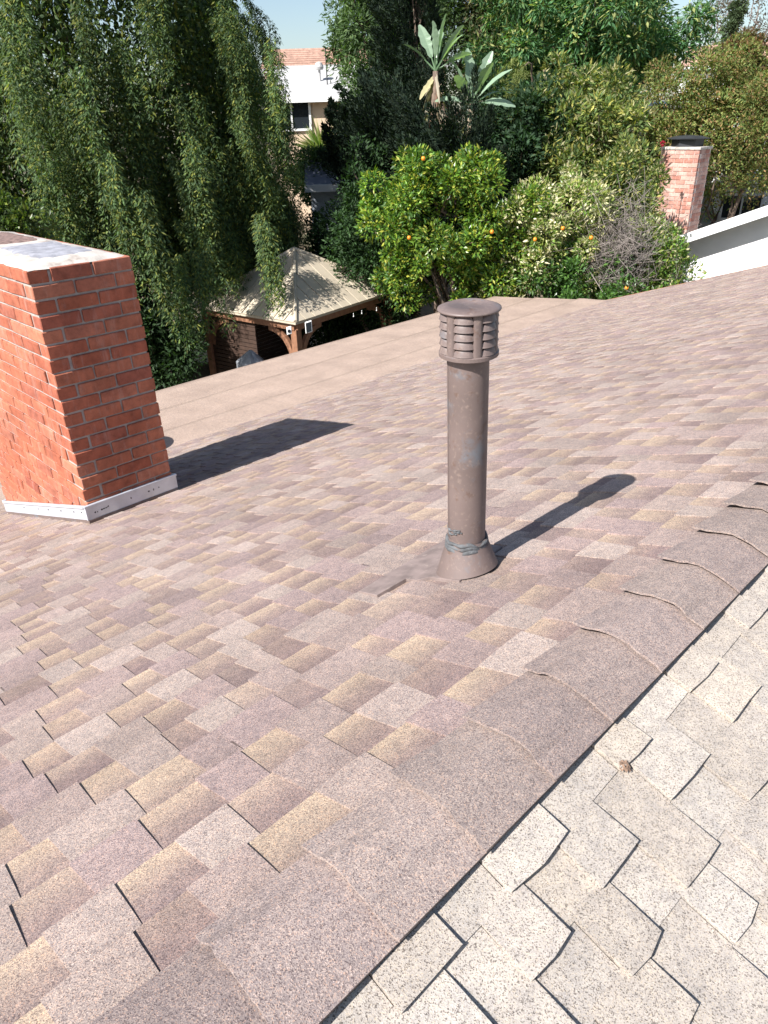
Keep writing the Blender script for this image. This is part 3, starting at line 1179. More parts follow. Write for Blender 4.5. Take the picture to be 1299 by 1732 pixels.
# its brick chimney
ncx0, ncx1 = at(1140, 330, 21.6)[0], at(1195, 330, 21.6)[0]
tl, tr = at(1143, 254, 21.6), at(1196, 257, 21.6)
CW = tr[0] - tl[0] + .06
cx0 = at(1131, 330, 21.6)[0] - .42
cy0 = at(1150, 330, 21.6)[1]
ctop = tl[2]
nch = empty('chimney', (cx0 + .5, cy0 + .3, -1.6), nh)
b = MB()
CWX, CWY = 1.0, .66
b.box((cx0 + CWX / 2, cy0 + CWY / 2, (ctop - 3.2) / 2), (CWX - .02, CWY - .02, ctop + 3.2))
b.build('mortar_core', plain_mat('pale mortar', (.62, .55, .50), .95, .1), nch)
nb_full = brick_mesh('brick', .238, .09, .088, 77)
nb_half = brick_mesh('brick', .115, .09, .088, 78)
for me in (nb_full, nb_half): me.materials.append(M['pbrick'])
for r_ in range(22):
    z_ = ctop - .05 - r_ * .0985
    o_ = 0 if r_ % 2 else .125
    if o_: link('brick', nb_half, None, nch, (cx0 + .0615, cy0 + .045 - .004, z_))
    for i in range(4 if not o_ else 3):
        link('brick', nb_full, None, nch, (cx0 + o_ + .125 + i * .25, cy0 + .045 - .004, z_))
    if o_: link('brick', nb_half, None, nch, (cx0 + 1.0 - .0615, cy0 + .045 - .004, z_))
    for i in range(2):
        link('brick', nb_full, None, nch, (cx0 + CWX - .045 + .004, cy0 + (.09 if o_ else .16) + .125 + i * .25, z_), (0, 0, math.pi / 2))
b = MB()
b.box((cx0 + CWX / 2, cy0 + CWY / 2, ctop + .035), (CWX + .05, CWY + .05, .06))
b.build('crown', M['crown'], nch, bevel=.01)
b = MB()
for i in range(6):
    q_ = math.pi / 3 * i + .3
    c0 = np.array([cx0 + CWX / 2 + .40 * math.cos(q_), cy0 + CWY / 2 + .28 * math.sin(q_), ctop + .15])
    q2 = q_ + math.pi / 3
    c1 = np.array([cx0 + CWX / 2 + .40 * math.cos(q2), cy0 + CWY / 2 + .28 * math.sin(q2), ctop + .15])
    b.prism([c0 + (0, 0, -.09), c1 + (0, 0, -.09), c1 + (0, 0, .09), c0 + (0, 0, .09)], [x * .0 + (np.array([cx0 + CWX / 2, cy0 + CWY / 2, x[2]]) * .06 + x * .94) for x in (c0 + (0, 0, -.09), c1 + (0, 0, -.09), c1 + (0, 0, .09), c0 + (0, 0, .09))])
cape = b.build('spark_arrestor', M['black'], nch)
b = MB()
b.lathe([(.56, .0), (.57, .02), (.35, .07), (.02, .09)], 6, Matrix.Translation((cx0 + CWX / 2, cy0 + CWY / 2, ctop + .235)) @ Matrix.Diagonal((1, .75, 1, 1)), closed=True)
b.build('arrestor_lid', M['black'], cape)


# ------------------------------------------------------------------ houses behind
def far_house(name, label, u0, u1, v_eave, v_ridge, D, wall, roof, depth=7., wallh=5., extra=None, over=.35):
    a_, b_ = at(u0, v_eave, D), at(u1, v_eave, D)
    z = (a_[2] + b_[2]) / 2
    a_[2] = b_[2] = z
    e = b_ - a_
    L_ = np.linalg.norm(e)
    e /= L_
    n_ = np.array([-e[1], e[0], 0])
    if n_ @ (a_ - CAM) < 0: n_ = -n_
    zr_ = at((u0 + u1) / 2, v_ridge, D + depth / 2)[2]
    t_ = tag(empty(name, a_ + e * L_ / 2 + n_ * depth / 2 - (0, 0, wallh)), label, 'house')
    b = MB()
    b.box(a_ + e * L_ / 2 + n_ * (depth / 2) - np.array([0, 0, wallh / 2 + .06]), (L_ - .3, depth - 2 * over, wallh), [e, n_, (0, 0, 1)])
    b.build('wall', wall, t_)
    for s_ in (0, 1):
        b = MB()
        ea, eb = (a_, b_) if not s_ else (a_ + n_ * depth, b_ + n_ * depth)
        ra, rb_ = a_ + n_ * depth / 2, b_ + n_ * depth / 2
        ra, rb_ = np.array([ra[0], ra[1], zr_]), np.array([rb_[0], rb_[1], zr_])
        q = [ea, eb, rb_, ra]
        b.prism(q, [x - np.array([0, 0, .12]) for x in q])
        rf = b.build('roof', roof, t_)
    b = MB()
    b.box(a_ + e * L_ / 2 - n_ * .03 - np.array([0, 0, .08]), (L_, .05, .2), [e, n_, (0, 0, 1)])
    b.build('fascia', M['whitepaint'], t_)
    return t_, a_, e, n_, z, L_


bh, ba, be, bn, bz, bL = far_house('beige_house', 'beige stucco house with pale grey roof behind the weeping tree', 455, 690, 163, 109, 35, M['beige'], M['greyroof'], 9., 6.)
wf = None
for u in (493,):
    c_ = at(u, 192, 35.3)
    s_ = (c_ - ba) @ be
    w_c = ba + be * s_ + bn * .33
    w_c = np.array([w_c[0], w_c[1], c_[2]])
    b = MB()
    for dx, dz, sx_, sz_ in ((0, .62, 1.6, .09), (0, -.62, 1.6, .09), (-.78, 0, .09, 1.3), (.78, 0, .09, 1.3), (.0, 0, .07, 1.2)):
        b.box(w_c + be * dx + np.array([0, 0, dz]) - bn * .03, (sx_, .08, sz_), [be, bn, (0, 0, 1)])
    wf = b.build('window', M['whitepaint'], bh)
    b = MB()
    b.box(w_c, (1.5, .04, 1.2), [be, bn, (0, 0, 1)])
    b.build('pane', M['glass'], wf)
ac = at(540, 118, 37)
b = MB()
b.tube([ac + (0, 0, -.5), ac], .05, 8)
b.lathe([(.17, .0), (.2, .1), (.14, .26), (.02, .3)], 14, Matrix.Translation(Vector(ac)), closed=True)
b.build('roof_vent', M['greyroof'], bh)
pc_ = at(553, 132, 36.5)
b = MB()
b.tube([pc_ + (0, 0, -.3), pc_ + (0, 0, 1.1)], .025, 6)
b.build('antenna_pole', M['black'], bh)
th_, ta, te, tn, tz, tL = far_house('tile_roof_house', 'distant house with terracotta tile roof beyond the beige house', 440, 760, 112, 80, 52, M['beige'], M['tile'], 10., 5.)
for k in range(9):
    b = MB()
    f = k / 9
    zr_ = at(600, 80, 57)[2]
    c_ = ta + te * tL / 2 + tn * (5 * f)
    c_[2] = tz + (zr_ - tz) * f + .06
    b.box(c_, (tL - .02, .12, .10), [te, tn, (0, 0, 1)])
    b.build('tile_course', M['tile'], th_)
th2, ta2, te2, tn2, tz2, tL2 = far_house('tile_roof_house', 'distant house with terracotta tile roof at the upper right edge', 1150, 1420, 108, 72, 55, M['white'], M['tile'], 10., 5.)
for k in range(9):
    b = MB()
    f = k / 9
    zr_ = at(1285, 72, 60)[2]
    c_ = ta2 + te2 * tL2 / 2 + tn2 * (5 * f)
    c_[2] = tz2 + (zr_ - tz2) * f + .06
    b.box(c_, (tL2 - .02, .12, .10), [te2, tn2, (0, 0, 1)])
    b.build('tile_course', M['tile'], th2)
far_house('white_house', 'low white house glimpsed between shrubs below the big green tree', 1040, 1130, 192, 172, 33, M['white'], M['whitepaint'], 5., 4.)
wh, wa, we, wn, wz, wL = far_house('white_house', 'white house wall with small dark window behind the neighbour chimney', 1205, 1420, 300, 278, 27, M['white'], M['greyroof'], 5., 3.)
c_ = at(1255, 344, 27.3)
s_ = (c_ - wa) @ we
w_c = wa + we * s_ + wn * .33
w_c[2] = c_[2] - .1
b = MB()
for dx, dz, sx_, sz_ in ((0, .36, 1.2, .06), (0, -.36, 1.2, .06), (-.57, 0, .06, .7), (.57, 0, .06, .7), (0, 0, .05, .7)):
    b.box(w_c + we * dx + np.array([0, 0, dz]) - wn * .03, (sx_, .08, sz_), [we, wn, (0, 0, 1)])
wf = b.build('window', M['whitepaint'], wh)
b = MB()
b.box(w_c, (1.1, .04, .68), [we, wn, (0, 0, 1)])
b.build('pane', M['glass'], wf)
# shed in the shade and a slender red chimney
sh, sa_, se_, sn_, sz0, sL_ = far_house('garden_shed', 'dark roofed shed with pale wall in the shade right of the weeping tree', 515, 640, 312, 262, 23.5, M['blue'], plain_mat('slate blue shingle', (.09, .10, .13), .8), 4., 2.6)
sh['category'] = 'shed'
rc = at(861, 166, 30)
b = MB()
b.box(rc - np.array([0, 0, 2.0]), (.5, .5, 4.0))
b.build
rch = tag(empty('brick_chimney', rc - np.array([0, 0, 4])), 'slender red brick chimney rising behind the pepper tree', 'chimney')
b.build('stack', M['pbrick'], rch)
b = MB()
b.box(rc + np.array([0, 0, .05]), (.62, .62, .1))
b.build('crown', M['crown'], rch)
# garden wall behind the weeping tree
wa_, wb_ = at(-60, 480, 21.), at(560, 400, 22.5)
e_ = wb_ - wa_
e_[2] = 0
L_ = np.linalg.norm(e_)
e_ /= L_
b = MB()
c_ = (wa_ + wb_) / 2
b.box((c_[0], c_[1], -4.5), (L_, .2, 1.2), [e_, np.array([-e_[1], e_[0], 0]), (0, 0, 1)])
tag(b.build('garden_wall', M['white'], None), 'white garden wall glimpsed through the weeping tree', 'wall')
lc = at(808, 497, 17.2)
lt = tag(empty('lantern', lc), 'dark metal lantern standing at the foot of the orange tree', 'lantern')
b = MB()
b.box((lc[0], lc[1], (lc[2] - .14 - 5.1) / 2), (.06, .06, 5.1 + lc[2] - .14))
b.build('post', M['black'], lt)
b = MB()
b.lathe([(.09, -.14), (.13, .10), (.15, .12), (.03, .24)], 4, Matrix.Translation(Vector(lc)), closed=True)
hd = b.build('lamp_head', M['black'], lt)
for i in range(4):
    q_ = math.pi / 2 * i + math.pi / 4
    d = np.array([math.cos(q_), math.sin(q_), 0])
    s2 = np.array([-d[1], d[0], 0])
    V = [lc + d * .069 - s2 * .05 + (0, 0, -.11), lc + d * .069 + s2 * .05 + (0, 0, -.11), lc + d * .093 + s2 * .07 + (0, 0, .07), lc + d * .093 - s2 * .07 + (0, 0, .07)]
    b = MB()
    b.add(V, [[0, 1, 2, 3]])
    b.build('pane', M['blue'], hd)


# ------------------------------------------------------------------ vegetation
def unit(a): return a / (np.linalg.norm(a, axis=-1, keepdims=True) + 1e-9)


def leaves_mesh(name, Pn, D, Nn, L, W, Cc):
    """one folded blade per leaf"""
    D = unit(D)
    S = unit(np.cross(D, Nn))
    U = np.cross(S, D)
    L, W = L[:, None], W[:, None]
    n_ = len(Pn)
    V = np.empty((n_, 4, 3), np.float32)
    V[:, 0] = Pn
    V[:, 1] = Pn + D * L * .45 + S * W * .5 + U * W * .12
    V[:, 2] = Pn + D * L
    V[:, 3] = Pn + D * L * .45 - S * W * .5 + U * W * .12
    F = np.arange(n_ * 4).reshape(n_, 4)
    return np_mesh(name, V.reshape(-1, 3), F, np.repeat(Cc, 4, 0))


def pick(r, pal, n_, jit=.18):
    pal = np.array(pal, float)
    c = pal[r.integers(0, len(pal), n_)]
    return c * (1 + r.normal(0, jit, (n_, 1))).clip(.4, 1.7)


def clump_leaves(r, cen, rad, per, L, W, pal, droop=.0, out=1., upb=.35, shell=.45, flat=1., cj=.12):
    """leaves spread through ball shaped tufts at cen (k,3)"""
    k = len(cen)
    idx = np.repeat(np.arange(k), per)
    n_ = len(idx)
    d = unit(r.normal(size=(n_, 3)) + np.array([0, 0, upb]))
    rr = rad[idx] * (shell + (1 - shell) * r.random(n_) ** .6)
    Pn = cen[idx] + d * rr[:, None] * np.array([1, 1, flat])
    D = unit(d * out + r.normal(size=(n_, 3)) * .55 - np.array([0, 0, droop]))
    Nn = unit(d + r.normal(size=(n_, 3)) * .5 + np.array([0, 0, .6]))
    tone = (1 + r.normal(0, cj, k))[idx][:, None]
    return Pn, D, Nn, L * (1 + r.normal(0, .22, n_)).clip(.4, 1.8), W * (1 + r.normal(0, .2, n_)).clip(.4, 1.8), pick(r, pal, n_) * tone


def limb_path(r, a_, b_, k=6, wob=.12, sagz=0.):
    a_, b_ = np.array(a_), np.array(b_)
    L_ = np.linalg.norm(b_ - a_)
    out = []
    for i in range(k + 1):
        f = i / k
        q = a_ + (b_ - a_) * f
        if 0 < i < k: q = q + r.normal(size=3) * wob * L_ / k + np.array([0, 0, sagz * math.sin(math.pi * f)])
        out.append(q)
    return out


def tree(name, label, cat, cen, radii, nclump, crad, per, L, W, pal, seed, mat='leaf', base=None, group=None, inner=.35, trunk_r=.12,
         droop=0., lumps=.25, upb=.35, lobes=None, limbs=14, flat=1., bark='bark', out=1., low=-1., shell=.45):
    r = np.random.default_rng(seed)
    cen, radii = np.array(cen, float), np.array(radii, float)
    d = unit(r.normal(size=(nclump * 3, 3)))
    d = d[d[:, 2] > low][:nclump]
    nc = len(d)
    ph = r.random(6) * 6.28
    lump = 1 + lumps * (np.sin(d[:, 0] * 4 + ph[0]) * np.sin(d[:, 1] * 4 + ph[1]) + .6 * np.sin(d[:, 2] * 6 + ph[2]) * np.sin(d[:, 0] * 7 + ph[3]))
    fr = np.where(r.random(nc) < inner, r.uniform(.25, .8, nc), r.uniform(.78, 1.08, nc)) * lump
    cc = cen + d * radii * fr[:, None]
    if lobes:
        w_ = np.array([l[2] for l in lobes], float)
        li = r.choice(len(lobes), nc, p=w_ / w_.sum())
        off = np.array([[l[0][0] * RT[0], l[0][0] * RT[1], l[0][1]] for l in lobes])[li]
        lr = np.array([l[1] for l in lobes])[li]
        cc = cen + off + d * lr * fr[:, None]
    cr_ = crad * (.65 + .7 * r.random(nc))
    if base is None: base = np.array([cen[0], cen[1], float(gz(cen[0], cen[1])) - .05])
    base = np.array(base, float)
    t_ = tag(empty(name, base), label, cat, group)
    b = MB()
    top = cen + np.array([0, 0, radii[2] * .35])
    tp = limb_path(r, base, top, 8, .25)
    b.tube(tp, list(np.linspace(trunk_r, trunk_r * .3, 9)), 9)
    for j in r.choice(nc, min(limbs, nc), replace=False):
        s_ = tp[int(r.integers(3, 8))]
        pth = limb_path(r, s_, cc[j], 5, .35)
        b.tube(pth, list(np.linspace(trunk_r * .4, .012, 6)), 6, caps=False)
    b.build('trunk', M[bark], t_, smooth=True, loc=tuple(base))
    Pn, D, Nn, LL, WW, Cc = clump_leaves(r, cc, cr_, per, L, W, pal, droop, out, upb, shell, flat)
    o = link('crown', leaves_mesh('crown', Pn - base, D, Nn, LL, WW, Cc), M[mat], t_, base)
    return t_


# weeping tree: long hanging plumes
def weeping(name, label, base, R0, ztop, zlow, nstr, per, pal, seed, zkeep=None, L=.075, W=.021, trunk_r=.28, plume=(1.0, 2.6), rad=.17, fill=0, extra=()):
    r = np.random.default_rng(seed)
    base = np.array(base, float)
    t_ = tag(empty(name, base), label, 'tree')
    nb = max(8, nstr // 10)
    bid = np.arange(nstr) % nb
    face = math.atan2(-base[1], CAM[0] - base[0])
    ba_ = face + r.uniform(-2.0, 2.0, nb)
    br = R0 * np.where(r.random(nb) < .7, r.uniform(.9, 1.04, nb), r.uniform(.6, .9, nb))
    br *= 1 + .07 * np.sin(ba_ * 5) + .05 * np.sin(ba_ * 11 + 1)
    bz = zlow + 1.6 + (ztop - (ztop - zlow) * .14 * (br / R0) ** 3 - zlow - 1.6) * ((np.arange(nb) * .618) % 1)
    bl = r.uniform(*plume, nb)
    ang = ba_[bid] + r.normal(0, .18, nstr) / br[bid].clip(.6, 9)
    rho = br[bid] + r.normal(0, .15, nstr)
    zs = bz[bid] - np.abs(r.normal(0, .6, nstr))
    ln = bl[bid] * r.uniform(.5, 1.05, nstr)
    x0, y0 = base[0] + rho * np.cos(ang), base[1] + rho * np.sin(ang)
    nex = 0
    for ex, ey, ez, el in extra:
        for _ in range(6):
            x0, y0 = np.append(x0, ex + r.normal(0, .10)), np.append(y0, ey + r.normal(0, .10))
            zs, ln = np.append(zs, ez - abs(r.normal(0, .3))), np.append(ln, el * r.uniform(.6, 1.0))
            ang, bid = np.append(ang, face), np.append(bid, len(bid))
            nex += 1
    nstr += nex
    Ps, Ds, Ns, Ls, Ws, Cs = [], [], [], [], [], []
    b = MB()
    tp = limb_path(r, base, base + np.array([.2, .1, ztop - base[2] - 1]), 8, .2)
    b.tube(tp, list(np.linspace(trunk_r, .05, 9)), 10)
    for i in range(nstr):
        outv = np.array([math.cos(ang[i]), math.sin(ang[i]), 0])
        lean = outv * r.uniform(.0, .2) + r.normal(size=3) * np.array([.07, .07, 0])
        zbot = zs[i] - ln[i]
        if zkeep is not None and i < nstr - nex: ln[i] = min(ln[i], max(.3, zs[i] - zkeep(x0[i], y0[i])))
        tt_ = r.random(per)
        # several slender sub-strands inside the plume
        ns = 4
        sid = r.integers(0, ns, per)
        so = r.normal(size=(ns, 3)) * np.array([rad, rad, 0]) * .6
        sl_ = r.uniform(.55, 1.0, ns)
        f = tt_ * sl_[sid]
        env = np.sin(np.clip(f * 1.15 + .15, 0, 1.1) * math.pi * .85)[:, None]
        c0 = np.array([x0[i], y0[i], zs[i]]) - outv * .25
        Pc = c0 + lean * (f[:, None] ** .6) * 1.0 + so[sid] * (.35 + 1.0 * f[:, None]) + np.array([0, 0, -1.0]) * (ln[i] * f[:, None]) + outv * .35 * np.sin(np.minimum(f * 2.2, 1.57))[:, None]
        q_ = r.random(per) * 6.28
        dirh = np.stack([np.cos(q_), np.sin(q_), np.zeros(per)], 1)
        off = dirh * (r.random(per)[:, None] ** .7) * .06 * (1.3 - .7 * f[:, None]) + r.normal(size=(per, 3)) * .012
        Ps.append(Pc + off)
        Ds.append(unit(dirh * .9 + np.array([0, 0, -.75]) + r.normal(size=(per, 3)) * .25))
        Ns.append(unit(dirh * .4 + outv * .5 + np.array([0, 0, .8]) + r.normal(size=(per, 3)) * .3))
        Ls.append(L * (1 + r.normal(0, .25, per)).clip(.4, 1.8))
        Ws.append(W * (1 + r.normal(0, .25, per)).clip(.4, 1.8))
        Cs.append(pick(r, pal, per) * (1 + .22 * math.sin(bid[i] * 7.3) + r.normal(0, .08)))
        if i % 14 == 0 and i < nstr - nex:
            b.tube(limb_path(r, (base[0], base[1], max(base[2] + 2, zs[i] - .8)), c0, 5, .2, .3), list(np.linspace(.05, .012, 6)), 5, caps=False)
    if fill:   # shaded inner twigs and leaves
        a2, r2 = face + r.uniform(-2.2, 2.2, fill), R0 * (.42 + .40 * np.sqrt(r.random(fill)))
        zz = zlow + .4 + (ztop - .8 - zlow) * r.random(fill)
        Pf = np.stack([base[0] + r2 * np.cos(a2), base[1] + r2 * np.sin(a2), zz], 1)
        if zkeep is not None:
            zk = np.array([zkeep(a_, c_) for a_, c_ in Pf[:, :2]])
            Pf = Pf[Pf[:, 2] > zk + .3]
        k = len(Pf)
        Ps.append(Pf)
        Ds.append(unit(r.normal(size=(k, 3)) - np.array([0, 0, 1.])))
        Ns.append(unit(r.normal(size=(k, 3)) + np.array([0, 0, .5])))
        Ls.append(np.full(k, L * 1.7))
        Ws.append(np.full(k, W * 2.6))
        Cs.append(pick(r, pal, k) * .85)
    b.build('trunk', M['bark'], t_, smooth=True, loc=tuple(base))
    cat_ = [np.concatenate(x) for x in (Ps, Ds, Ns, Ls, Ws, Cs)]
    link('crown', leaves_mesh('crown', cat_[0] - base, *cat_[1:]), M['leaf'], t_, base)
    return t_


WPAL = [(.068, .115, .042), (.088, .142, .048), (.12, .17, .048), (.055, .092, .038), (.19, .205, .045), (.072, .115, .052)]


def keep_gaz(x, y):
    q = np.array([x, y]) - ga
    e, n_ = q @ ge, q @ gn
    if -.3 < e < GL + .3 and -.2 < n_ < GD + .3:
        k = min(min(e / (GL / 2), 2 - e / (GL / 2)), min(n_ / (GD / 2), 2 - n_ / (GD / 2)))
        return GZ + GR_ * max(0, k) + .12
    if x > -9.6: return 9.
    D_ = math.hypot(x - CAM[0], y)
    az_ = math.degrees(math.atan2(x - CAM[0], y))
    if az_ > -60.5 and D_ < 18.5: return 1 - .138 * D_
    if az_ > -64: return 1 - .20 * D_
    return -3.9


weeping('weeping_tree', 'huge weeping evergreen tree with hanging dark green plumes at left', (-18.85, 9.0, -5.1), 4.7, 5.4, -3.4, 1050, 330, WPAL, 11, keep_gaz, fill=95000, plume=(1.6, 3.6), L=.088, W=.026,
        extra=[(*at(438, 352, 16.3), 2.3), (*at(452, 372, 16.5), 1.8), (*at(300, 430, 15.6), 1.7), (*at(335, 400, 15.9), 1.9), (*at(262, 380, 15.2), 2.2), (*at(230, 300, 15.2), 2.6), (*at(180, 250, 15.4), 2.4), (*at(325, 220, 16.5), 2.6), (*at(460, 60, 17.5), 2.4), (*at(120, 90, 16), 2.6), (*at(395, 90, 17.5), 2.4), (*at(30, 60, 16.), 2.8)])

CITR = [(.10, .20, .028), (.14, .25, .03), (.07, .15, .028), (.20, .29, .035), (.30, .31, .045), (.06, .13, .03)]
c_ = at(752, 388, 16.6)
ora = tree('orange_tree', 'bright green orange tree with a few fruits beside the gazebo', 'tree', c_ + (0, 0, -.1), (1.62, 1.5, 1.72), 120, .29, 330, .105, .045, CITR, 21, 'gloss', trunk_r=.11, lumps=.3, inner=.15, low=-.85, upb=.25,
           lobes=[((.1, .1), (1.15, 1.2, 1.25), 4), ((-1.1, .5), (.72, .8, .62), 2), ((1.15, .75), (.8, .8, .6), 2), ((-.75, -.75), (.8, .8, .9), 2), ((.25, 1.15), (.5, .6, .42), 1), ((-.5, 1.2), (.36, .45, .42), 1), ((.75, 1.35), (.3, .4, .35), .7), ((.9, -.5), (.8, .8, .8), 2)])
rf = random.Random(4)
for u, v in ((832, 392), (692, 402), (716, 268)):
    p_ = at(u, v, 15.5 + rf.uniform(-.1, .2))
    b = MB()
    b.lathe([(.004, -.042), (.03, -.032), (.042, 0), (.032, .03), (.004, .040)], 10, Matrix.Translation(Vector(p_)), closed=True)
    b.build('orange', M['fruit'], ora, smooth=True, loc=tuple(p_))
c_ = at(962, 405, 17.2)
CREAM = [(.50, .46, .27), (.56, .54, .36), (.20, .25, .06), (.32, .34, .10), (.14, .22, .04), (.10, .18, .03), (.45, .40, .22)]
crm = tree('flowering_citrus', 'cream blossomed citrus tree between the orange tree and white gable', 'tree', c_ + (0, 0, -.15), (1.6, 1.4, 1.45), 105, .28, 310, .095, .042, CREAM, 22, 'gloss', trunk_r=.10, lumps=.32, inner=.2, low=-.75,
           lobes=[((-.3, .3), (1.1, 1.1, 1.0), 4), ((1.0, -.7), (.85, .8, .7), 2), ((-.9, -.5), (.7, .8, .8), 2), ((1.55, -.35), (.45, .6, .8), 1)])
CITG = [(.10, .20, .03), (.15, .25, .04), (.07, .15, .03), (.22, .27, .05)]
c2 = at(1010, 450, 16.8)
for u, v in ((905, 405), (952, 386), (1000, 402), (1060, 487)):
    p_ = at(u, v, 15.9)
    b = MB()
    b.lathe([(.004, -.042), (.03, -.032), (.042, 0), (.032, .03), (.004, .040)], 10, Matrix.Translation(Vector(p_)), closed=True)
    b.build('orange', M['fruit'], crm, smooth=True, loc=tuple(p_))
tree('citrus_shrub', 'green citrus shrub in the shade along the edge of the flat roof', 'shrub', at(900, 470, 17.6), (2.6, 1.2, 1.0), 90, .32, 240, .10, .043, [(.07, .15, .03), (.09, .18, .035), (.05, .11, .03)], 23, 'gloss', trunk_r=.07, low=-.9)
# bare twig tangle
r = np.random.default_rng(31)
tb = at(1055, 400, 16.6)
tg = tag(empty('bare_shrub', (tb[0], tb[1], -5.1)), 'leafless grey tangle of twigs in front of the neighbour chimney', 'shrub')
b = MB()
b.tube([(tb[0], tb[1], -5.1), tuple(tb + (0, 0, -.9))], [.06, .03], 7)
for i in range(150):
    s_ = tb + r.normal(size=3) * np.array([.18, .18, .4]) + (0, 0, -.5)
    e2 = tb + r.normal(size=3) * np.array([.50, .50, .55]) + (0, 0, .1)
    b.tube(limb_path(r, s_, e2, 9, 1.5), list(np.linspace(.0065, .0028, 10)), 4, caps=False)
b.build('twigs', M['palebark'], tg, loc=(tb[0], tb[1], -5.1))

JUN = [(.016, .030, .018), (.022, .038, .022), (.014, .026, .018), (.028, .042, .022)]


def juniper(name, label, u, v, D, nsp, hgt, wid, seed, sc_=1.):
    r = np.random.default_rng(seed)
    c_ = at(u, v, D)
    base = np.array([c_[0], c_[1], float(gz(c_[0], c_[1])) - .05])
    t_ = tag(empty(name, base), label, 'tree')
    b = MB()
    tp = limb_path(r, base, c_ + np.array([0, 0, hgt * .3]), 8, .2)
    b.tube(tp, list(np.linspace(.16, .04, 9)), 8)
    Ps, Ds, Ns, Ls, Ws, Cs = [], [], [], [], [], []
    side = np.array([-RT[0], -RT[1], 0])
    for i in range(nsp):
        f = r.random()
        a_ = r.random() * 6.28
        s_ = c_ + np.array([0, 0, hgt * (f - .55)])
        ou = np.array([math.cos(a_), math.sin(a_), 0]) * wid * (1.05 - f * .7) * r.uniform(.4, 1.05)
        L_ = r.uniform(.7, 1.7) * sc_
        dirv = unit(ou / (np.linalg.norm(ou) + 1e-6) * .55 + side * .35 + np.array([0, 0, 1.0]) + r.normal(size=3) * .15)
        per = 520
        tt_ = r.random(per)
        wd = .26 * sc_ * np.sin(np.clip(tt_ * .9 + .1, 0, 1) * math.pi) ** .7
        k = r.normal(size=(per, 3))
        P_ = s_ + ou + dirv * (tt_ * L_)[:, None] + unit(k) * (wd * r.random(per) ** .4)[:, None]
        Ps.append(P_)
        Ds.append(unit(dirv + k * .5))
        Ns.append(unit(k))
        Ls.append(r.uniform(.06, .13, per))
        Ws.append(r.uniform(.03, .055, per))
        Cs.append(pick(r, JUN, per) * (1 + r.normal(0, .12)))
        if i % 4 == 0:
            b.tube(limb_path(r, tp[int(r.integers(2, 8))], s_ + ou, 4, .2), [.04, .03, .025, .02, .015], 5, caps=False)
    b.build('trunk', M['bark'], t_, smooth=True, loc=tuple(base))
    X = [np.concatenate(x) for x in (Ps, Ds, Ns, Ls, Ws, Cs)]
    link('crown', leaves_mesh('crown', X[0] - base, *X[1:]), M['needle'], t_, base)


juniper('juniper', 'dark twisted juniper between the beige house and the orange tree', 678, 335, 20.0, 120, 4.6, 1.2, 41)
juniper('juniper', 'tall narrow dark conifer beside the giant bird of paradise', 708, 190, 21.0, 90, 7.5, .75, 42)
juniper('juniper', 'dark conifer under the second bird of paradise clump', 765, 345, 17.9, 90, 2.4, 1.2, 43)
juniper('juniper', 'small leaning dark juniper in front of the beige wall', 586, 262, 20.5, 18, 1.8, .2, 44, .65)
GRN = [(.06, .105, .04), (.08, .135, .05), (.11, .165, .06), (.05, .085, .035)]
tree('feathery_tree', 'tall feathery green tree against the sky right of the weeping tree', 'tree', at(650, 40, 26), (1.45, 1.45, 2.9), 130, .5, 240, .16, .05, GRN, 51, lumps=.35, trunk_r=.16, upb=.2, droop=.3, inner=.2)
tree('broadleaf_tree', 'green tree top behind the first bird of paradise plant', 'tree', at(745, 20, 33), (2.4, 2.2, 2.6), 90, .6, 230, .17, .06, GRN, 52, trunk_r=.2, lumps=.3)
tree('brown_cedar', 'brownish green conifer left of the big leafy tree', 'tree', at(850, 70, 34), (2.6, 2.4, 4.4), 170, .6, 260, .16, .05, [(.085, .085, .040), (.10, .095, .045), (.065, .075, .035), (.12, .10, .05)], 53, 'needle', trunk_r=.25, lumps=.25)
# big leafy tree with rosettes of long compound leaves
tree('leafy_tree', 'big leafy tree with dense rosettes of long green leaves at top right', 'tree', at(985, 55, 31), (3.5, 3.4, 3.0), 280, .55, 230, .24, .065, [(.07, .16, .07), (.09, .20, .08), (.12, .23, .08), (.055, .12, .05), (.30, .33, .12)], 54, trunk_r=.3, lumps=.3, droop=.45, upb=.1, inner=.2, shell=.1)
weeping('pepper_tree', 'yellowish weeping pepper tree in front of the leafy tree', (*at(905, 180, 27)[:2], -4.5), .95, 3.2, -1.0, 110, 240, [(.12, .15, .04), (.15, .17, .05), (.10, .13, .04)], 55, None, L=.12, W=.02, trunk_r=.1, plume=(.8, 1.8), rad=.12)
LOQ = [(.13, .18, .05), (.20, .24, .06), (.08, .12, .04), (.32, .30, .08), (.36, .34, .18), (.10, .16, .05)]
tree('loquat_tree', 'olive green bushy tree with yellowing leaves behind the cream blossoms', 'tree', at(968, 248, 22.5), (1.75, 1.6, 1.6), 110, .42, 230, .17, .052, LOQ, 56, 'leaf', lumps=.32, trunk_r=.12, inner=.25)
tree('dark_shrub', 'dark green rounded shrub behind the orange tree', 'shrub', at(885, 245, 22.), (1.3, 1.2, 1.1), 70, .4, 220, .15, .06, [(.028, .06, .028), (.035, .07, .03)], 57, trunk_r=.08)
REDG = [(.20, .23, .07), (.17, .18, .055), (.24, .17, .07), (.13, .19, .055), (.16, .17, .05), (.10, .16, .05), (.30, .19, .09), (.20, .22, .065)]
tree('reddish_shrub', 'reddish green tall shrub left of the neighbour chimney', 'shrub', at(1150, 225, 24), (1.35, 1.3, 1.5), 130, .4, 250, 0.085, .042, REDG, 58, lumps=.3, trunk_r=.1, upb=.6)
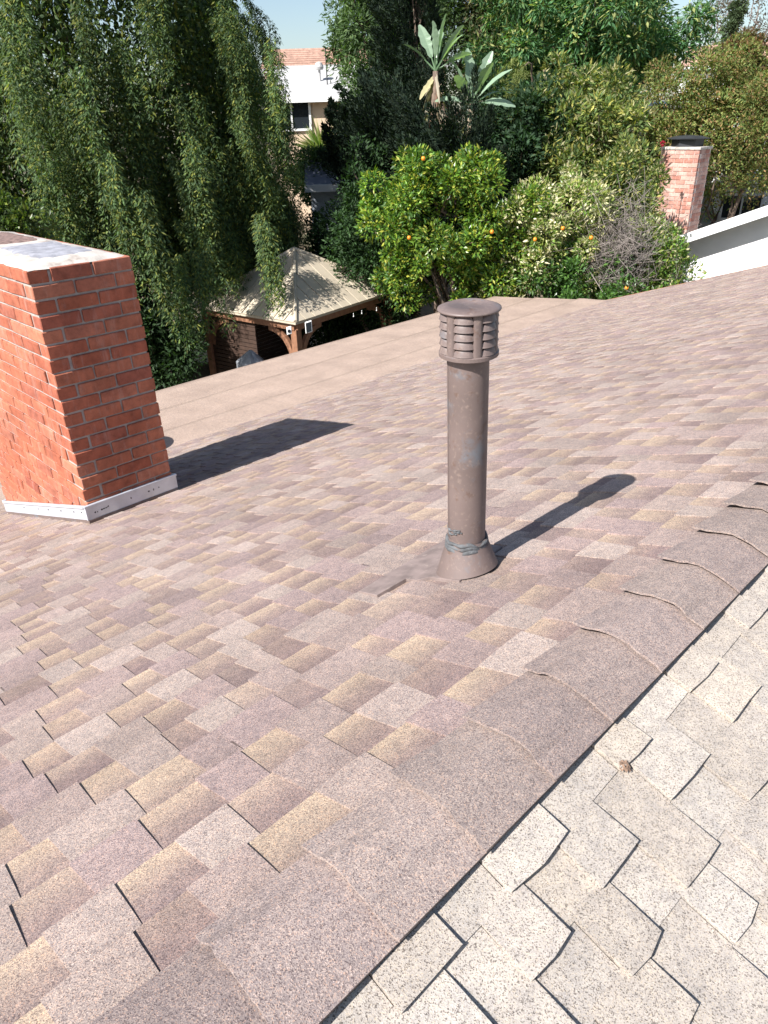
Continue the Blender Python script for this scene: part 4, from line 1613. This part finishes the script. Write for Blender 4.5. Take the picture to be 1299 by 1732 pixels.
tree('reddish_shrub', 'reddish green tall shrub right of the neighbour chimney', 'shrub', at(1265, 225, 24.5), (1.5, 1.4, 1.75), 150, .42, 260, 0.085, .042, REDG, 59, lumps=.3, trunk_r=.1, upb=.6)
tree('reddish_shrub', 'spiky reddish treetop against the sky at the right edge', 'shrub', at(1255, 130, 27), (.55, .55, .9), 60, .32, 220, .12, .05, [(.17, .09, .045), (.12, .09, .04), (.10, .10, .04)], 60, lumps=.3, trunk_r=.08, upb=.8)
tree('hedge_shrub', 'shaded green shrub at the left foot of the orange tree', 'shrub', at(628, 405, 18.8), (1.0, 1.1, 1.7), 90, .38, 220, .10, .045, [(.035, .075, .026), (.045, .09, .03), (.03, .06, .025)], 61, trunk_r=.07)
tree('yellow_green_shrub', 'yellow green shrub behind the brick chimney under the weeping tree', 'shrub', at(5, 392, 13.4), (.55, .5, .4), 36, .22, 220, .085, .04, [(.08, .13, .025), (.06, .10, .025), (.13, .16, .03), (.05, .08, .025)], 62, 'gloss', trunk_r=.06)
tree('far_eucalyptus', 'thin grey eucalyptus on the skyline left of the cypress', 'tree', at(1208, 45, 62), (1.4, 1.4, 2.2), 22, .6, 60, .22, .08, [(.16, .15, .12), (.15, .12, .10)], 63, trunk_r=.12, inner=.1, bark='palebark')
tree('far_eucalyptus', 'thin grey eucalyptus on the skyline at the top right corner', 'tree', at(1278, 40, 62), (2.6, 2.2, 2.6), 34, .7, 60, .22, .08, [(.18, .16, .14), (.16, .13, .13)], 64, trunk_r=.14, inner=.1, bark='palebark')
tree('far_cypress', 'slim green cypress on the skyline between two thin eucalyptus', 'tree', at(1238, 70, 58), (.42, .42, 2.3), 40, .3, 160, .2, .08, [(.06, .09, .04)], 65, 'needle', trunk_r=.08)
tree('garden_shrub', 'mixed low green shrub in front of the shed', 'shrub', at(1050, 335, 19.5), (.9, .9, 1.0), 60, .36, 220, .11, .045, LOQ, 66, trunk_r=.06)
# red flower spot
fc = at(1121, 243, 20.4)
r = np.random.default_rng(70)
k = 60
fl = tag(empty('red_flower', fc), 'single red blossom above the grey twig tangle', 'flower')
d = unit(r.normal(size=(k, 3)))
link('petals', leaves_mesh('petals', d * .02, d, unit(r.normal(size=(k, 3))), np.full(k, .055), np.full(k, .03), np.tile([.40, .03, .06], (k, 1))), M['leaf'], fl, fc)
b = MB()
b.tube([fc, fc + (0, 0, -.6)], .01, 5)
b.build('stem', M['bark'], fl)


# giant birds of paradise: paddle leaves on stalks, dead skirts below
def paddle(b, base, d, L, W, r, bend=.35):
    d = unit(np.array(d, float))
    s_ = unit(np.cross(d, [0, 0, 1.]) + 1e-6)
    rot = r.uniform(-1.2, 1.2)
    n_ = np.cross(s_, d)
    s_ = s_ * math.cos(rot) + n_ * math.sin(rot)
    n_ = np.cross(s_, d)
    K = 12
    V, F = [], []
    for i in range(K + 1):
        f = i / K
        wv = W * (math.sin(math.pi * min(1, f * .93 + .05)) ** .6) * .5
        c_ = base + d * L * f + np.array([0, 0, -bend * L * f * f * .5])
        fold = .22 * wv
        tear = r.uniform(.62, 1.0)
        V += [c_ + s_ * wv * tear + n_ * fold, c_, c_ - s_ * wv * r.uniform(.62, 1.0) + n_ * fold]
    for i in range(K):
        k = i * 3
        F += [[k, k + 3, k + 4, k + 1], [k + 1, k + 4, k + 5, k + 2]]
    b.add(V, F)


def strelitzia(label, u, v, D, seed, tilts):
    r = np.random.default_rng(seed)
    c_ = at(u, v, D)
    base = np.array([c_[0], c_[1], float(gz(c_[0], c_[1]))])
    t_ = tag(empty('giant_bird_of_paradise', base), label, 'plant')
    b = MB()
    b.tube(limb_path(r, base, c_ - (0, 0, .4), 6, .05), [.10, .09, .09, .08, .08, .08, .06], 9)
    b.build('trunk', M['bark'], t_, smooth=True)
    for a_, el, L_ in tilts:
        dh = np.array([RT[0], RT[1], 0]) * math.cos(a_) + np.array([FW[0], FW[1], 0]) * math.sin(a_)
        d = unit(dh * math.cos(el) + np.array([0, 0, math.sin(el)]))
        st = c_ - np.array([0, 0, .4])
        b = MB()
        b.col = (.16, .26, .14)
        b.tube([st, st + d * .34], [.022, .012], 6)
        b.col = tuple(np.array((.26, .36, .25)) * r.uniform(.75, 1.15))
        paddle(b, st + d * .28, d, L_ * .76, .27, r, .4)
        b.build('leaf', M['gloss'], t_, cols=True)
    for k in range(30):
        q_ = r.random() * 6.28
        b = MB()
        b.col = tuple(np.array([(.34, .27, .19), (.46, .40, .31), (.20, .12, .08), (.40, .36, .20)][k % 4]) * r.uniform(.8, 1.2))
        ou_ = r.uniform(.3, 1.3)
        d = np.array([math.cos(q_) * ou_, math.sin(q_) * ou_, -1.])
        paddle(b, c_ - np.array([0, 0, r.uniform(.4, 1.3)]), d, r.uniform(.3, .7), r.uniform(.08, .20), r, r.uniform(.2, 1.2))
        b.build('dead_leaf', M['leaf'], t_, cols=True)


strelitzia('giant bird of paradise with upright pale leaves and shaggy dead skirt, the left one', 737, 84, 18.6, 81, [(.3, 1.38, 1.3), (2.6, 1.2, 1.1), (.2, 1.02, 1.2), (2.9, .75, .9), (1.2, 1.15, 1.0), (4.5, 1.2, 1.1), (0.0, .5, .8), (5.5, .8, 1.)])
strelitzia('giant bird of paradise with broad fanned leaves left of the red chimney', 800, 140, 18.6, 82, [(2.2, 1.4, 1.3), (.4, 1.2, 1.3), (.1, .75, 1.2), (3.0, 1.1, 1.2), (5.2, .9, 1.1), (.5, .35, 1.0), (4.2, .6, 1.1), (0., .05, .9), (3.4, .2, .8)])
# strappy yucca by the beige house
r = np.random.default_rng(90)
yc = at(543, 232, 31)
k = 160
d = unit(r.normal(size=(k, 3)) * np.array([1, 1, .5]) + np.array([0, 0, .9]))
yo = tag(empty('yucca', (yc[0], yc[1], yc[2] - .9)), 'strappy pale green yucca below the beige house window', 'plant')
link('leaf_tuft', leaves_mesh('leaf_tuft', d * .05 - np.array([0, 0, .5]), d, unit(r.normal(size=(k, 3))), r.uniform(.7, 1.3, k), np.full(k, .09), pick(r, [(.20, .25, .08), (.15, .22, .07), (.30, .30, .12)], k)), M['leaf'], yo, yc)
b = MB()
b.tube([yc - (0, 0, 3.), yc - (0, 0, .4)], .09, 7)
b.build('stem', M['bark'], yo)

for u, v, D_, rx, rz_, sd, lab in ((592, 548, 19.6, 1.5, .95, 108, 'dark hedge added for the shade seen through the open right side of the gazebo'), (255, 600, 17.2, 1.0, 1.0, 101, 'dark shrub added for the shade just right of the brick chimney'), (600, 470, 20.8, 1.6, 1.3, 105, 'dark hedge added for the shade behind the right half of the gazebo'), (330, 420, 20.8, 2.2, 1.3, 102, 'dark hedge added for the shade behind the gazebo under the weeping tree'), (120, 470, 19.5, 2.4, 1.6, 103, 'dark hedge added for the shade at the foot of the weeping tree')):
    tree('shade_fill_hedge', lab, 'hedge', at(u, v, D_), (rx, 1.0, rz_), 80, .4, 240, .12, .05, [(.03, .06, .022), (.04, .075, .026), (.025, .05, .02)], sd, trunk_r=.06)  # dark foliage added to fill spots that lie in deep shade

tree('citrus_shrub', 'leafy citrus shrub at the foot of the white gable wall', 'shrub', at(1092, 462, 17.4), (.75, .7, .8), 45, .3, 220, .10, .043, CITG + [(.45, .42, .25)], 104, 'gloss', trunk_r=.05)

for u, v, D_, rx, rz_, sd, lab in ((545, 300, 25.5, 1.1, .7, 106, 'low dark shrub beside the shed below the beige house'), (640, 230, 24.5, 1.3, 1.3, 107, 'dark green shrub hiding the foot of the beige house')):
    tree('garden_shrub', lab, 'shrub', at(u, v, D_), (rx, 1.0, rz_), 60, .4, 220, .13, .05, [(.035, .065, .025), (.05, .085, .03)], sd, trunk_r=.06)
